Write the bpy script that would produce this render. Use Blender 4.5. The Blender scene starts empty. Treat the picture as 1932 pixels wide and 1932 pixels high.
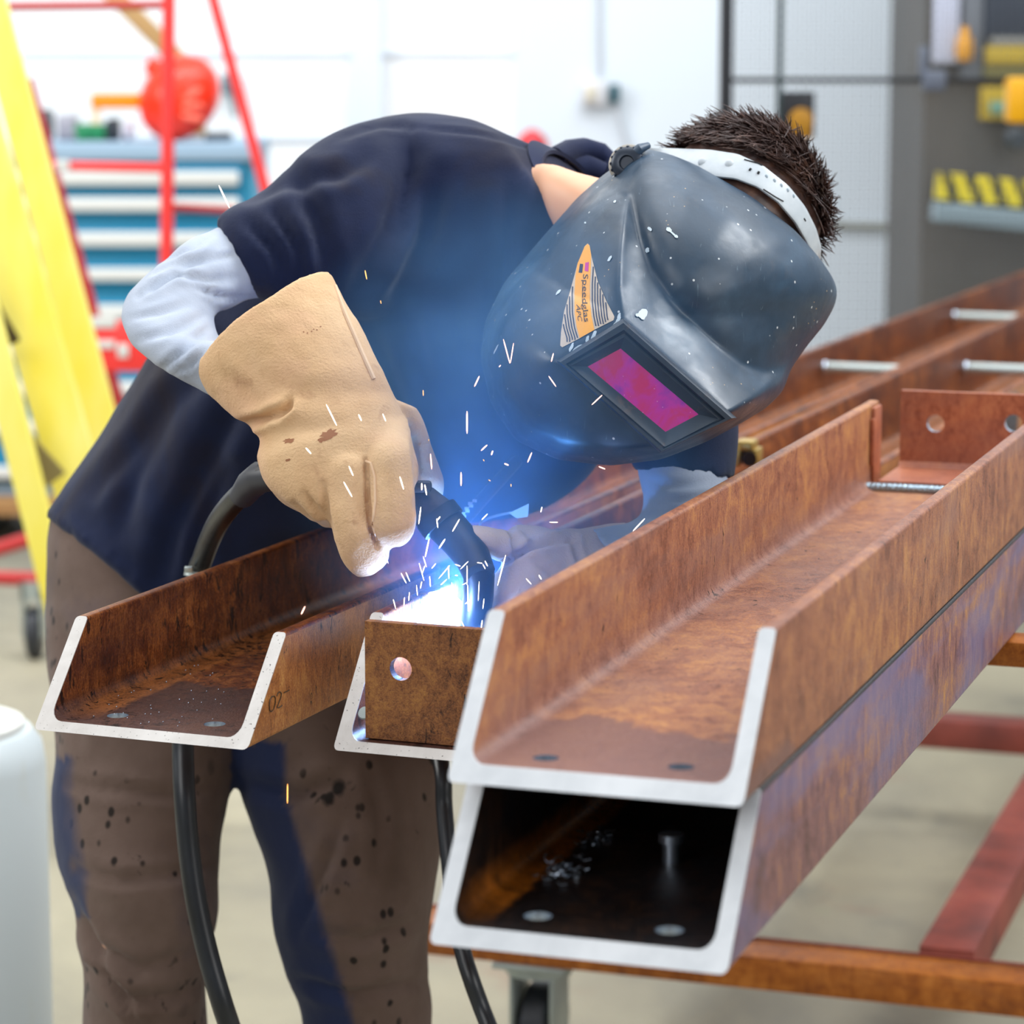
import bpy, bmesh, math, random
import numpy as np
from mathutils import Vector, Matrix, noise
from mathutils.bvhtree import BVHTree

random.seed(7)
S = bpy.context.scene
COL = S.collection

# ------------------------------------------------------------------ camera
F, PITCH, HC = 5500.9, 0.16075, 1.36
CP, SP = math.cos(PITCH), math.sin(PITCH)
PSI = 0.3289                                   # the channels run this far right of the view axis
CA, SA = math.cos(PSI), math.sin(PSI)
ZB = HC - 0.5806                               # height of the bench top
cam = bpy.data.cameras.new('camera'); co = bpy.data.objects.new('camera', cam); COL.objects.link(co)
co.location = (0, 0, HC); co.rotation_euler = (math.pi/2 - PITCH, 0, 0)
cam.sensor_width = 36; cam.lens = F/1932*36; cam.clip_start = .05; cam.clip_end = 60
cam.dof.use_dof = True; cam.dof.focus_distance = 2.5; cam.dof.aperture_fstop = 6.3
S.camera = co
# ------------------------------------------------------------------ world, lights, exposure
S.view_settings.view_transform = 'Standard'; S.view_settings.look = 'None'
S.view_settings.gamma = 1; S.view_settings.exposure = 0.0; S.view_settings.use_curve_mapping = False
W = bpy.data.worlds.new('World'); S.world = W; W.use_nodes = True
wn = W.node_tree; bg = wn.nodes['Background']
tc = wn.nodes.new('ShaderNodeTexCoord'); sx = wn.nodes.new('ShaderNodeSeparateXYZ'); rp = wn.nodes.new('ShaderNodeValToRGB')
wn.links.new(tc.outputs['Generated'], sx.inputs[0])
mp = wn.nodes.new('ShaderNodeMapRange'); mp.inputs[1].default_value = -1; mp.inputs[2].default_value = 1
wn.links.new(sx.outputs[2], mp.inputs[0]); wn.links.new(mp.outputs[0], rp.inputs[0]); wn.links.new(rp.outputs[0], bg.inputs[0])
el = rp.color_ramp.elements
el[0].position = .42; el[0].color = (.16, .15, .14, 1)
el[1].position = .62; el[1].color = (.80, .86, .95, 1)
e = el.new(.50); e.color = (.45, .47, .50, 1)
e = el.new(.85); e.color = (1.0, 1.03, 1.08, 1)
bg.inputs[1].default_value = 0.52

def area(name, loc, target, sx_, sy_, power, col=(1, 1, 1)):
    l = bpy.data.lights.new(name, 'AREA'); l.shape = 'RECTANGLE'; l.size = sx_; l.size_y = sy_; l.energy = power; l.color = col
    o = bpy.data.objects.new(name, l); COL.objects.link(o); o.location = loc
    o.rotation_euler = (Vector(target)-Vector(loc)).to_track_quat('-Z', 'Y').to_euler(); return o
area('roof_light', (2.3, 3.06, 3.35), (.2, 2.6, 1.15), 1.3, 1.3, 95, (.95, .98, 1))
area('door_daylight', (-3.0, -1.8, 3.2), (-.1, 2.5, .9), 3, 2.4, 84, (1, .985, .96))
area('ceiling_light', (-.3, 3.2, 4.8), (0, 2.6, .8), 3.0, 3.0, 95, (.96, .98, 1))
area('side_window', (3.4, -.3, 2.3), (.2, 2.3, .9), 2.2, 2.2, 62, (1, .99, .97))
area('hall_light', (0, 6.2, 5.2), (-.4, 8.6, 1.2), 8, 1.5, 330, (.95, .98, 1))
area('hall_side_light', (-5.5, 3.6, 3.4), (-1.0, 6.5, .9), 2.5, 2.5, 200, (1, .99, .95))

# ------------------------------------------------------------------ geometry helpers
FWD = Vector((0, CP, -SP)); UP = Vector((0, SP, CP)); RIGHT = Vector((1, 0, 0)); EYE = Vector((0, 0, HC))
def P(x, y, d):
    """world point seen at photo coordinate (x, y) and standing at depth d along the view axis"""
    return EYE + RIGHT*((x-966)/F*d) + UP*(-(y-966)/F*d) + FWD*d
def ray(x, y): return (P(x, y, 1)-EYE)
def on_z(x, y, z):
    r = ray(x, y); t = (z-HC)/r.z; return EYE + r*t
def on_y(x, y, Y):
    r = ray(x, y); return EYE + r*(Y/r.y)
def proj(p):
    v = p-EYE; d = v.dot(FWD); return 966+F*v.x/d, 966-F*v.dot(UP)/d, d
def lin(h):
    h = h.lstrip('#'); v = [int(h[i:i+2], 16)/255 for i in (0, 2, 4)]
    return tuple(((c/12.92) if c <= .04045 else ((c+.055)/1.055)**2.4) for c in v) + (1,)

class MB:
    def __init__(s): s.v = []; s.f = []; s.m = []
    def poly(s, pts, faces, mi=0):
        b = len(s.v); s.v += [Vector(p) for p in pts]
        for f in faces: s.f.append([b+i for i in f]); s.m.append(mi)
    def box(s, c, size, rot=None, mi=0, bev=0):
        hx, hy, hz = [k/2 for k in size]; R = rot or Matrix.Identity(3); c = Vector(c)
        if bev:
            bm = bmesh.new(); bmesh.ops.create_cube(bm, size=1)
            for v in bm.verts: v.co = Vector((v.co.x*size[0], v.co.y*size[1], v.co.z*size[2]))
            bmesh.ops.bevel(bm, geom=bm.edges[:], offset=bev, segments=2, affect='EDGES', profile=.5)
            bm.verts.index_update()
            s.poly([R @ v.co + c for v in bm.verts], [[v.index for v in f.verts] for f in bm.faces], mi); bm.free(); return
        pts = [c + R @ Vector((x*hx, y*hy, z*hz)) for x in (-1, 1) for y in (-1, 1) for z in (-1, 1)]
        s.poly(pts, [(0, 1, 3, 2), (4, 6, 7, 5), (0, 4, 5, 1), (2, 3, 7, 6), (0, 2, 6, 4), (1, 5, 7, 3)], mi)
    def bar(s, a, b, w, h, up=(0, 0, 1), mi=0, bev=0):
        a, b = Vector(a), Vector(b); y = (b-a).normalized(); x = y.cross(Vector(up)).normalized(); z = x.cross(y)
        s.box((a+b)/2, (w, (b-a).length, h), Matrix((x, y, z)).transposed(), mi, bev)
    def tube(s, pts, r, n=12, mi=0, cap=True):
        pts = [Vector(p) for p in pts]; k = len(pts); rr = r if isinstance(r, (list, tuple)) else [r]*k
        b = len(s.v); N = None
        for i, p in enumerate(pts):
            t = (pts[min(i+1, k-1)]-pts[max(i-1, 0)]).normalized()
            if N is None: N = t.orthogonal().normalized()
            N = (N - t*N.dot(t)).normalized(); B = t.cross(N)
            for j in range(n):
                a = 2*math.pi*j/n; s.v.append(p + (N*math.cos(a)+B*math.sin(a))*rr[i])
        for i in range(k-1):
            for j in range(n):
                s.f.append([b+i*n+j, b+i*n+(j+1) % n, b+(i+1)*n+(j+1) % n, b+(i+1)*n+j]); s.m.append(mi)
        if cap:
            s.f.append([b+j for j in range(n)][::-1]); s.m.append(mi); s.f.append([b+(k-1)*n+j for j in range(n)]); s.m.append(mi)
    def lathe(s, c, axis, prof, n=28, mi=0):
        """prof: list of (radius, height along axis)"""
        c = Vector(c); ax = Vector(axis).normalized(); X = ax.orthogonal().normalized(); Y = ax.cross(X); b = len(s.v)
        for r, h in prof:
            for j in range(n):
                a = 2*math.pi*j/n; s.v.append(c + ax*h + (X*math.cos(a)+Y*math.sin(a))*max(r, 1e-5))
        for i in range(len(prof)-1):
            for j in range(n):
                s.f.append([b+i*n+j, b+i*n+(j+1) % n, b+(i+1)*n+(j+1) % n, b+(i+1)*n+j]); s.m.append(mi)
        s.f.append([b+j for j in range(n)][::-1]); s.m.append(mi)
        s.f.append([b+(len(prof)-1)*n+j for j in range(n)]); s.m.append(mi)
    def ellipsoid(s, c, ax, n=24, m=14, mi=0):
        A, B, C_ = [Vector(a) for a in ax]; c = Vector(c); b = len(s.v)
        for i in range(m+1):
            t = math.pi*i/m
            for j in range(n):
                a = 2*math.pi*j/n; s.v.append(c + A*math.sin(t)*math.cos(a) + B*math.sin(t)*math.sin(a) + C_*math.cos(t))
        for i in range(m):
            for j in range(n): s.f.append([b+i*n+j, b+(i+1)*n+j, b+(i+1)*n+(j+1) % n, b+i*n+(j+1) % n]); s.m.append(mi)
    def loft(s, rings, sub=5, n=36, e=2.0, mi=0, cap=True):
        """rings: (xl, yl, xr, yr, depth, half thickness[, vx, vy, dd]) outline pairs turned into elliptical sections in space"""
        R = [tuple(r)+(0,)*(9-len(r)) for r in rings]; out = []
        for i in range(len(R)-1):
            p0, p1, p2, p3 = R[max(i-1, 0)], R[i], R[i+1], R[min(i+2, len(R)-1)]
            for q in range(sub):
                t = q/sub
                out.append([.5*(2*b_+(c_-a_)*t+(2*a_-5*b_+4*c_-d_)*t*t+(-a_+3*b_-3*c_+d_)*t**3) for a_, b_, c_, d_ in zip(p0, p1, p2, p3)])
        out.append(list(R[-1])); b = len(s.v)
        for xl, yl, xr, yr, d, t, vx, vy, dd in out:
            L_, R_ = P(xl, yl, d-dd), P(xr, yr, d+dd); c = (L_+R_)/2; U = (R_-L_)/2
            V = P((xl+xr)/2+vx, (yl+yr)/2+vy, d-t) - P((xl+xr)/2, (yl+yr)/2, d)
            for j in range(n):
                a = 2*math.pi*j/n; ca, sa = math.cos(a), math.sin(a)
                ca = math.copysign(abs(ca)**(2/e), ca); sa = math.copysign(abs(sa)**(2/e), sa)
                s.v.append(c + U*ca + V*sa)
        k = len(out)
        for i in range(k-1):
            for j in range(n): s.f.append([b+i*n+j, b+i*n+(j+1) % n, b+(i+1)*n+(j+1) % n, b+(i+1)*n+j]); s.m.append(mi)
        if cap:
            s.f.append([b+j for j in range(n)][::-1]); s.m.append(mi); s.f.append([b+(k-1)*n+j for j in range(n)]); s.m.append(mi)
        return out
    def mesh(s, name, off=Vector((0, 0, 0))):
        me = bpy.data.meshes.new(name); me.from_pydata([tuple(v-off) for v in s.v], [], s.f)
        me.polygons.foreach_set('material_index', s.m); me.validate()
        bm = bmesh.new(); bm.from_mesh(me); bmesh.ops.recalc_face_normals(bm, faces=bm.faces[:]); bm.to_mesh(me); bm.free()
        return me

def base_of(o):
    p = Vector((0, 0, 0))
    while o is not None: p += o.location; o = o.parent
    return p
def put(name, me, mats, parent=None, loc=None, smooth=True, angle=40):
    """link a mesh as ONE object; mesh is already relative to its parent"""
    o = bpy.data.objects.new(name, me); COL.objects.link(o)
    for m in (mats if isinstance(mats, (list, tuple)) else [mats]): me.materials.append(m)
    if parent is not None: o.parent = parent
    if loc is not None: o.location = loc
    if smooth:
        me.polygons.foreach_set('use_smooth', [True]*len(me.polygons))
        if angle < 180:
            try: me.set_sharp_from_angle(angle=math.radians(angle))
            except Exception: pass
    return o
def tag(o, label, cat, group=None, kind=None):
    o['label'] = label; o['category'] = cat
    if group: o['group'] = group
    if kind: o['kind'] = kind
    return o
def thing(name, label, cat, loc=(0, 0, 0), rz=0, group=None):
    o = bpy.data.objects.new(name, None); COL.objects.link(o); o.location = loc; o.rotation_euler = (0, 0, rz)
    o.empty_display_size = .05
    return tag(o, label, cat, group)
def part(name, mb, mats, parent, label=None, smooth=True, angle=40, local=False):
    """mesh given in world coordinates (or already local) as a part of its thing"""
    off = Vector((0, 0, 0)) if local else base_of(parent)
    o = put(name, mb.mesh(name, off), mats, parent, None, smooth, angle)
    if label: o['label'] = label
    return o
def solo(name, mb, mats, label, cat, loc, group=None, kind=None, smooth=True, angle=40):
    o = put(name, mb.mesh(name, Vector(loc)), mats, None, loc, smooth, angle); return tag(o, label, cat, group, kind)
def struct(name, mb, mats, smooth=False):
    o = put(name, mb.mesh(name), mats, None, None, smooth); o['kind'] = 'structure'; return o

def evaluated(me, mods):
    o = bpy.data.objects.new('tmp', me); COL.objects.link(o)
    for t, kw in mods:
        m = o.modifiers.new(t, t)
        for k, v in kw.items(): setattr(m, k, v)
    dg = bpy.context.evaluated_depsgraph_get(); dg.update()
    r = bpy.data.meshes.new_from_object(o.evaluated_get(dg)); bpy.data.objects.remove(o); return r
def remesh(me, voxel, smooth=6, fac=.5):
    return evaluated(me, [('REMESH', dict(mode='VOXEL', voxel_size=voxel)), ('SMOOTH', dict(factor=fac, iterations=smooth))])
def sculpt(me, off, creases=(), nz=None):
    """press creases (photo polylines, width px, depth m) and soft noise into the camera side of a mesh"""
    n = len(me.vertices); co_ = np.empty(n*3); me.vertices.foreach_get('co', co_); co_ = co_.reshape(-1, 3)
    no = np.empty(n*3); me.vertices.foreach_get('normal', no); no = no.reshape(-1, 3)
    w = co_ + np.array(off); v = w - np.array(EYE); d = v @ np.array(FWD)
    px = 966 + F*v[:, 0]/d; py = 966 - F*(v @ np.array(UP))/d
    face = np.clip(-(no @ np.array(FWD))*1.6+.25, 0, 1); disp = np.zeros(n)
    for line, wd, dep in creases:
        best = np.full(n, 1e9); tt = np.zeros(n); tot = len(line)-1
        for i in range(tot):
            (x1, y1), (x2, y2) = line[i], line[i+1]; dx, dy = x2-x1, y2-y1
            u = np.clip(((px-x1)*dx+(py-y1)*dy)/(dx*dx+dy*dy), 0, 1)
            q = np.hypot(px-x1-u*dx, py-y1-u*dy); m = q < best; best[m] = q[m]; tt[m] = (i+u[m])/tot
        env = np.sin(np.pi*np.clip(tt*.9+.05, 0, 1))**.6
        disp -= dep*env*(np.exp(-(best/wd)**2) - .45*np.exp(-((best-wd*1.9)/(wd*1.1))**2))*face
    if nz:
        for sc, amp in nz:
            disp += amp*np.array([noise.noise(Vector(p)*sc) for p in w])
    co_ = co_ + no*disp[:, None]; me.vertices.foreach_set('co', co_.ravel()); me.update()
def bvh_world(o):
    off = base_of(o); me = o.data
    return BVHTree.FromPolygons([v.co+off for v in me.vertices], [list(p.vertices) for p in me.polygons])
def cast(bvh, x, y, lift=.0006, fallback=None):
    r = ray(x, y).normalized(); h = bvh.ray_cast(EYE, r)
    if h[0] is None: return fallback
    return h[0] - r*lift

# ------------------------------------------------------------------ materials
def newmat(name, base=(.5, .5, .5, 1), rough=.6, metal=0, spec=.5):
    m = bpy.data.materials.new(name); m.use_nodes = True; b = m.node_tree.nodes['Principled BSDF']
    b.inputs['Base Color'].default_value = base; b.inputs['Roughness'].default_value = rough
    b.inputs['Metallic'].default_value = metal; b.inputs['Specular IOR Level'].default_value = spec
    return m
class N:
    def __init__(s, m): s.m = m; s.t = m.node_tree; s.b = s.t.nodes['Principled BSDF']; s.tc = s.t.nodes.new('ShaderNodeTexCoord')
    def noise(s, sc, detail=4, rough=.6, dist=0, seed=0):
        mpn = s.t.nodes.new('ShaderNodeMapping'); s.t.links.new(s.tc.outputs['Object'], mpn.inputs[0])
        mpn.inputs['Scale'].default_value = sc if isinstance(sc, tuple) else (sc,)*3; mpn.inputs['Location'].default_value = (seed*3.1, seed*1.7, seed*2.3)
        n = s.t.nodes.new('ShaderNodeTexNoise'); n.inputs['Scale'].default_value = 1; n.inputs['Detail'].default_value = detail
        n.inputs['Roughness'].default_value = rough; n.inputs['Distortion'].default_value = dist
        s.t.links.new(mpn.outputs[0], n.inputs['Vector']); return n.outputs['Fac']
    def voro(s, sc, seed=0, feature='F1'):
        mpn = s.t.nodes.new('ShaderNodeMapping'); s.t.links.new(s.tc.outputs['Object'], mpn.inputs[0])
        mpn.inputs['Scale'].default_value = sc if isinstance(sc, tuple) else (sc,)*3; mpn.inputs['Location'].default_value = (seed*3.1, seed*1.7, seed*2.3)
        n = s.t.nodes.new('ShaderNodeTexVoronoi'); n.inputs['Scale'].default_value = 1; n.feature = feature
        s.t.links.new(mpn.outputs[0], n.inputs['Vector']); return n.outputs['Distance']
    def ramp(s, fac, stops, interp='LINEAR'):
        r = s.t.nodes.new('ShaderNodeValToRGB'); s.t.links.new(fac, r.inputs[0]); e = r.color_ramp.elements; r.color_ramp.interpolation = interp
        while len(e) > 1: e.remove(e[-1])
        e[0].position = stops[0][0]; e[0].color = stops[0][1]
        for p_, c_ in stops[1:]:
            q = e.new(p_); q.color = c_
        return r.outputs[0]
    def mask(s, fac, lo, hi):
        r = s.t.nodes.new('ShaderNodeMapRange'); r.clamp = True; s.t.links.new(fac, r.inputs[0]); r.inputs[1].default_value = lo; r.inputs[2].default_value = hi
        return r.outputs[0]
    def math(s, op, a, b):
        r = s.t.nodes.new('ShaderNodeMath'); r.operation = op
        for i, k in enumerate((a, b)):
            if isinstance(k, (int, float)): r.inputs[i].default_value = k
            else: s.t.links.new(k, r.inputs[i])
        return r.outputs[0]
    def mix(s, fac, a, b):
        r = s.t.nodes.new('ShaderNodeMix'); r.data_type = 'RGBA'
        for i, k in ((0, fac), (6, a), (7, b)):
            if isinstance(k, (tuple, float, int)): r.inputs[i].default_value = k
            else: s.t.links.new(k, r.inputs[i])
        return r.outputs[2]
    def axis(s, k):
        q = s.t.nodes.new('ShaderNodeSeparateXYZ'); s.t.links.new(s.tc.outputs['Object'], q.inputs[0]); return q.outputs[k]
    def color(s, c): s.t.links.new(c, s.b.inputs['Base Color'])
    def rough(s, c): s.t.links.new(c, s.b.inputs['Roughness'])
    def bump(s, fac, strength=.3, dist=.002):
        b = s.t.nodes.new('ShaderNodeBump'); b.inputs['Strength'].default_value = strength; b.inputs['Distance'].default_value = dist
        s.t.links.new(fac, b.inputs['Height']); s.t.links.new(b.outputs[0], s.b.inputs['Normal'])

def rusty(name, dark, mid, light, cool, sc=1.0, streak=(330, 330, 85), cool_lo=.5, cool_hi=.68, rough=.62, flake=.0, seed=0, spec=.35, band=None, patch=None):
    """rusted mill steel; band = (x0, x1, colour): rust line along a fillet; patch = (length, colour): wet mark at the sawn end"""
    m = newmat(name, rough=rough, spec=spec); n = N(m)
    big = n.noise((6*sc, 3.5*sc, 7*sc), 6, .65, .6, seed); st = n.noise(streak, 4, .7, .3, seed+1); fine = n.noise(620*sc, 3, .65, 0, seed+2); mid_ = n.noise((60*sc, 45*sc, 28*sc), 5, .7, .6, seed+3)
    f = n.math('ADD', n.math('ADD', n.math('MULTIPLY', big, .40), n.math('MULTIPLY', mid_, .44)), n.math('ADD', n.math('MULTIPLY', st, .30), n.math('MULTIPLY', fine, .34)))
    c = n.ramp(f, [(.61, lin(dark)), (.74, lin(mid)), (.87, lin(light))])
    c = n.mix(n.math('MULTIPLY', n.mask(n.noise((4*sc, 2.2*sc, 9*sc), 5, .65, .4, seed+5), cool_lo, cool_hi), .65), c, lin(cool))
    if patch:
        wob = n.math('ADD', n.axis(1), n.math('MULTIPLY', n.noise((14, 9, 14), 4, .6, .6, seed+11), -.16)); low = n.mask(n.axis(2), .022, .012)
        k = n.math('MULTIPLY', n.mask(wob, patch[0]-.08+.012, patch[0]-.08), low); c = n.mix(n.math('MULTIPLY', k, .85), c, n.ramp(fine, [(.3, lin(patch[1])), (.75, lin(patch[2]))]))
    if band:
        xw = n.math('ADD', n.axis(0), n.math('MULTIPLY', n.math('SUBTRACT', n.noise((60, 40, 60), 4, .7, .5, seed+13), .5), .012))
        k = n.math('MULTIPLY', n.mask(xw, band[0]-.004, band[0]+.002), n.mask(xw, band[1]+.006, band[1])); k = n.math('MULTIPLY', k, n.mask(n.axis(2), .034, .022)); k = n.math('MULTIPLY', k, n.mask(n.axis(1), .02, .09))
        c = n.mix(n.math('MULTIPLY', k, band[3]), c, n.ramp(n.math('ADD', n.math('MULTIPLY', fine, .5), n.math('MULTIPLY', mid_, .5)), [(.35, lin(dark)), (.55, lin(band[2]))]))
    if flake:
        fl = n.noise((110, 110, 34), 4, .75, .8, seed+7); fl = n.math('ADD', fl, n.math('MULTIPLY', n.noise((9, 7, 9), 3, .5, 0, seed+8), .28)); c = n.mix(n.mask(fl, .80-flake, .84-flake), c, lin('#24120c'))
    n.color(c); n.rough(n.mask(st, -.3, 1.6)); n.bump(n.math('ADD', n.math('MULTIPLY', fine, .7), n.math('ADD', st, mid_)), .4, .0012)
    return m
M_rust_front = rusty('rust_front', '#5e3626', '#966048', '#bb8450', '#8c6c64', cool_lo=.48, cool_hi=.72, seed=1, flake=.012, band=(.010, .020, '#a07870', .5), patch=(.125, '#6c4a44', '#85605a'))
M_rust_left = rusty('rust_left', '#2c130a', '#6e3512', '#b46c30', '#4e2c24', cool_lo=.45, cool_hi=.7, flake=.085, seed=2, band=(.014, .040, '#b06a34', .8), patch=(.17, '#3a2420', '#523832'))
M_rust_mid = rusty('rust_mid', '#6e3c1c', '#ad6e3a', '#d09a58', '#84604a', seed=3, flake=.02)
M_rust_low = rusty('rust_low', '#4e302c', '#80585a', '#b07c44', '#64668e', cool_lo=.44, cool_hi=.60, streak=(240, 240, 40), seed=4, rough=.5)
M_rust_plate = rusty('rust_plate', '#3c2014', '#855430', '#a8743c', '#5e463e', sc=1.4, streak=(300, 300, 300), cool_lo=.5, cool_hi=.7, seed=6, flake=.03)
M_rust_cleat = rusty('rust_cleat', '#7a3c26', '#b0684a', '#c07c54', '#8a5a50', sc=1.2, streak=(300, 300, 160), seed=8)
M_rust_bench = rusty('rust_bench', '#6a300e', '#a05a1c', '#bf7630', '#74442a', streak=(40, 120, 120), seed=9)
M_redoxide = newmat('red_oxide_paint', lin('#7c3a30'), .55); n = N(M_redoxide)
n.color(n.ramp(n.noise(9, 5, .6), [(.3, lin('#5f2a24')), (.6, lin('#8c4034')), (.8, lin('#9c5640'))]))

def steel(name, a, b, rough=.35, metal=.75, sc=(40, 40, 40), specks=True):
    m = newmat(name, rough=rough, metal=metal); n = N(m)
    c = n.ramp(n.noise(sc, 5, .65, .3), [(.3, lin(a)), (.62, lin(b))])
    if specks: c = n.mix(n.mask(n.noise(420, 2, .5, 0, 4), .68, .74), c, lin('#2a2422'))
    c = n.mix(n.math('MULTIPLY', n.mask(n.noise(22, 4, .6, 0, 9), .62, .8), .45), c, lin('#a8825f'))
    n.color(c); n.bump(n.noise((400, 30, 400), 2), .15, .0005); return m
M_cut = steel('sawn_steel', '#c4c9ce', '#dde1e5', .48, .15, (14, 14, 14), False)
M_cut_warm = steel('sawn_steel_worn', '#c2bdb8', '#dcd9d5', .5, .15, (14, 14, 14))
M_bright = newmat('bright_steel', lin('#c8d4e4'), .22, .9)
M_bead = newmat('weld_bead_steel', lin('#9fb4c2'), .28, .7); n = N(M_bead); n.bump(n.noise(220, 3), .6, .003)
M_zinc = newmat('zinc', lin('#aab4b2'), .38, .6)
M_dark = newmat('dark_rubber', lin('#20232a'), .42); n = N(M_dark); n.bump(n.noise(300, 3), .2, .0008)
n.color(n.ramp(n.noise((30, 30, 9), 4), [(.3, lin('#191b20')), (.7, lin('#2c3038'))]))
M_hose = newmat('black_hose', lin('#14171c'), .34); n = N(M_hose); n.bump(n.noise((60, 60, 60), 3), .08, .001)
n.color(n.ramp(n.noise((30, 30, 12), 4), [(.3, lin('#101317')), (.75, lin('#262c34'))]))
M_grip = newmat('torch_grip', lin('#2b2c31'), .5); n = N(M_grip); n.color(n.ramp(n.noise(60, 4), [(.35, lin('#1f2024')), (.7, lin('#4a4244'))]))
M_black = newmat('black_paint', lin('#14161b'), .5)
# ------------------------------------------------------------------ the hall: floor, walls
YW = 8.9
M_floor = newmat('concrete_floor', rough=.55, spec=.3); n = N(M_floor)
c = n.ramp(n.noise((1.6, 1.1, 1), 6, .6, .5, 3), [(.30, lin('#75736a')), (.50, lin('#958f7c')), (.72, lin('#aba48c'))])
c = n.mix(n.math('MULTIPLY', n.mask(n.noise(5.5, 5, .6, .3, 6), .58, .75), .5), c, lin('#63645f'))
c = n.mix(n.math('MULTIPLY', n.mask(n.noise(3.1, 4, .6, .3, 11), .63, .76), .45), c, lin('#98735f'))
c = n.mix(n.math('MULTIPLY', n.mask(n.noise(2.6, 4, .6, .3, 17), .62, .72), .4), c, lin('#6f8c66'))
n.color(c); n.bump(n.noise(60, 4), .1, .002)
mb = MB(); mb.box((0, 4.2, -.06), (14, 10.2, .12)); struct('floor', mb, M_floor)
M_wall = newmat('white_wall_paint', lin('#f3f5f7'), .7); n = N(M_wall)
n.color(n.ramp(n.noise((.8, 1, .7), 4), [(.3, lin('#eef1f4')), (.7, lin('#f8f9fa'))]))
M_wall2 = newmat('pale_block_paint', lin('#dce6f0'), .7)
mb = MB(); mb.box((-1.6, YW+.1, 2.4), (7.2, .2, 4.8)); struct('wall_back', mb, M_wall)
xr = on_y(972, 200, YW).x
mb = MB(); mb.box(((xr+5.5)/2, YW-.02, 2.4), (5.5-xr, .08, 4.8)); struct('wall_right', mb, M_wall2)
a, b = on_y(666, 200, YW).x, on_y(722, 200, YW).x
mb = MB(); mb.box(((a+b)/2, YW-.03, 2.4), (b-a, .06, 4.8)); struct('trim_1', mb, M_wall2)
mb = MB()
for yy in (100, 260):
    q = on_y(200, yy, YW); mb.box((-1.9, YW-.004, q.z), (4.2, .012, .012))
struct('trim_2', mb, M_wall2)

# ------------------------------------------------------------------ teal tool chest and the clutter on it
M_teal = newmat('teal_enamel', lin('#03789e'), .35); M_teal2 = newmat('teal_enamel_body', lin('#0685a8'), .4)
M_white = newmat('white_plastic', lin('#d3d5d2'), .4); M_greyblue = newmat('grey_blue_top', lin('#93adc3'), .5)
M_wood = newmat('pine_board', lin('#a97a4a'), .6); n = N(M_wood); n.color(n.ramp(n.noise((4, 40, 40), 4), [(.3, lin('#8d6238')), (.7, lin('#b98d58'))]))
YC = 7.9
def q(px, py, Y=YC): return on_y(px, py, Y)
x0, x1 = q(-130, 300).x, q(476, 300).x; zt, zb_ = q(0, 268).z, q(0, 932).z
chest = thing('tool_chest', 'teal workshop drawer chest with white strip handles behind the red frame', 'tool chest', ((x0+x1)/2, YC+.25, 0))
mb = MB(); mb.box(((x0+x1)/2, YC+.26, (zt+zb_)/2-.02), (x1-x0, .48, zt-zb_-.05), bev=.008); part('body', mb, M_teal2, chest)
z2 = q(0, 304).z
mb = MB(); mb.box(((x0+x1)/2, YC+.25, (zt+z2)/2), (x1-x0+.01, .52, zt-z2), bev=.008); part('top_tray', mb, M_greyblue, chest, 'grey-blue top tray')
mb = MB(); mb.box(((x0+x1)/2, YC+.25, zb_+.02), (x1-x0-.02, .46, .05)); part('plinth', mb, M_greyblue, chest)
rows = [(308, 362, 322, 350), (364, 414, 372, 399), (417, 482, 437, 465), (485, 548, 505, 530), (551, 617, 574, 602), (620, 690, 646, 674), (693, 763, 718, 746), (766, 836, 792, 818), (839, 908, 878, 902)]
for a, b, h1, h2 in rows:
    za, zbb = q(0, a).z, q(0, b).z
    mb = MB(); mb.box(((x0+x1)/2, YC+.008, (za+zbb)/2), (x1-x0-.05, .024, za-zbb), bev=.004); dr = part('drawer', mb, M_teal, chest)
    zh, zl = q(0, h1).z, q(0, h2).z; r = (zh-zl)/2
    mb = MB(); mb.box(((x0+x1)/2-.0, YC-.012, (zh+zl)/2), (x1-x0-.07, .02, zh-zl), bev=.0085); part('handle', mb, M_white, dr, 'white strip handle')
mb = MB(); mb.box(((x0+x1)/2, YC+.2, zb_-.0255), (x1-x0+.2, .6, .036)); 
solo('wooden_board', mb, M_wood, 'brown wooden board under the teal drawer chest', 'board', ((x0+x1)/2, YC+.2, zb_-.04))
for sx_ in (-.36, 0, .36):
    mb = MB(); mb.box(((x0+x1)/2+sx_, YC+.22, (zb_-.0435)/2), (.09, .5, zb_-.0435), bev=.003)
    solo('support_block', mb, M_black, 'dark block carrying the wooden board near the floor', 'block', ((x0+x1)/2+sx_, YC+.22, 0), 'blocks under the wooden board')

def at(px, py, Y=YC+.12): return on_y(px, py, Y)
M_hat = newmat('orange_red_plastic', lin('#ff3414'), .28); M_amber = newmat('amber_plastic', lin('#e88a08'), .35)
zc = zt
c = at(336, 190); r = (at(412, 190).x-at(260, 190).x)/2
hat = thing('plastic_dome', 'orange-red rounded plastic dome on top of the teal drawer chest', 'dome', (c.x, c.y, zc))
mb = MB(); mb.ellipsoid((c.x+.004, c.y, zc+r*1.06), ((r, 0, 0), (0, r*.9, 0), (.02, 0, r*1.06)), 32, 20); part('shell', mb, M_hat, hat)
mb = MB(); mb.box(at(292, 128), (.05, .06, .05), Matrix.Rotation(.5, 3, 'Y'), bev=.015); part('lug', mb, M_hat, hat)
a, b = at(172, 190), at(275, 191)
mb = MB(); mb.box(((a.x+b.x)/2, c.y, (a.z+b.z)/2), (b.x-a.x, .03, .042), bev=.006); part('peak', mb, M_amber, hat, 'amber bar')
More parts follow.
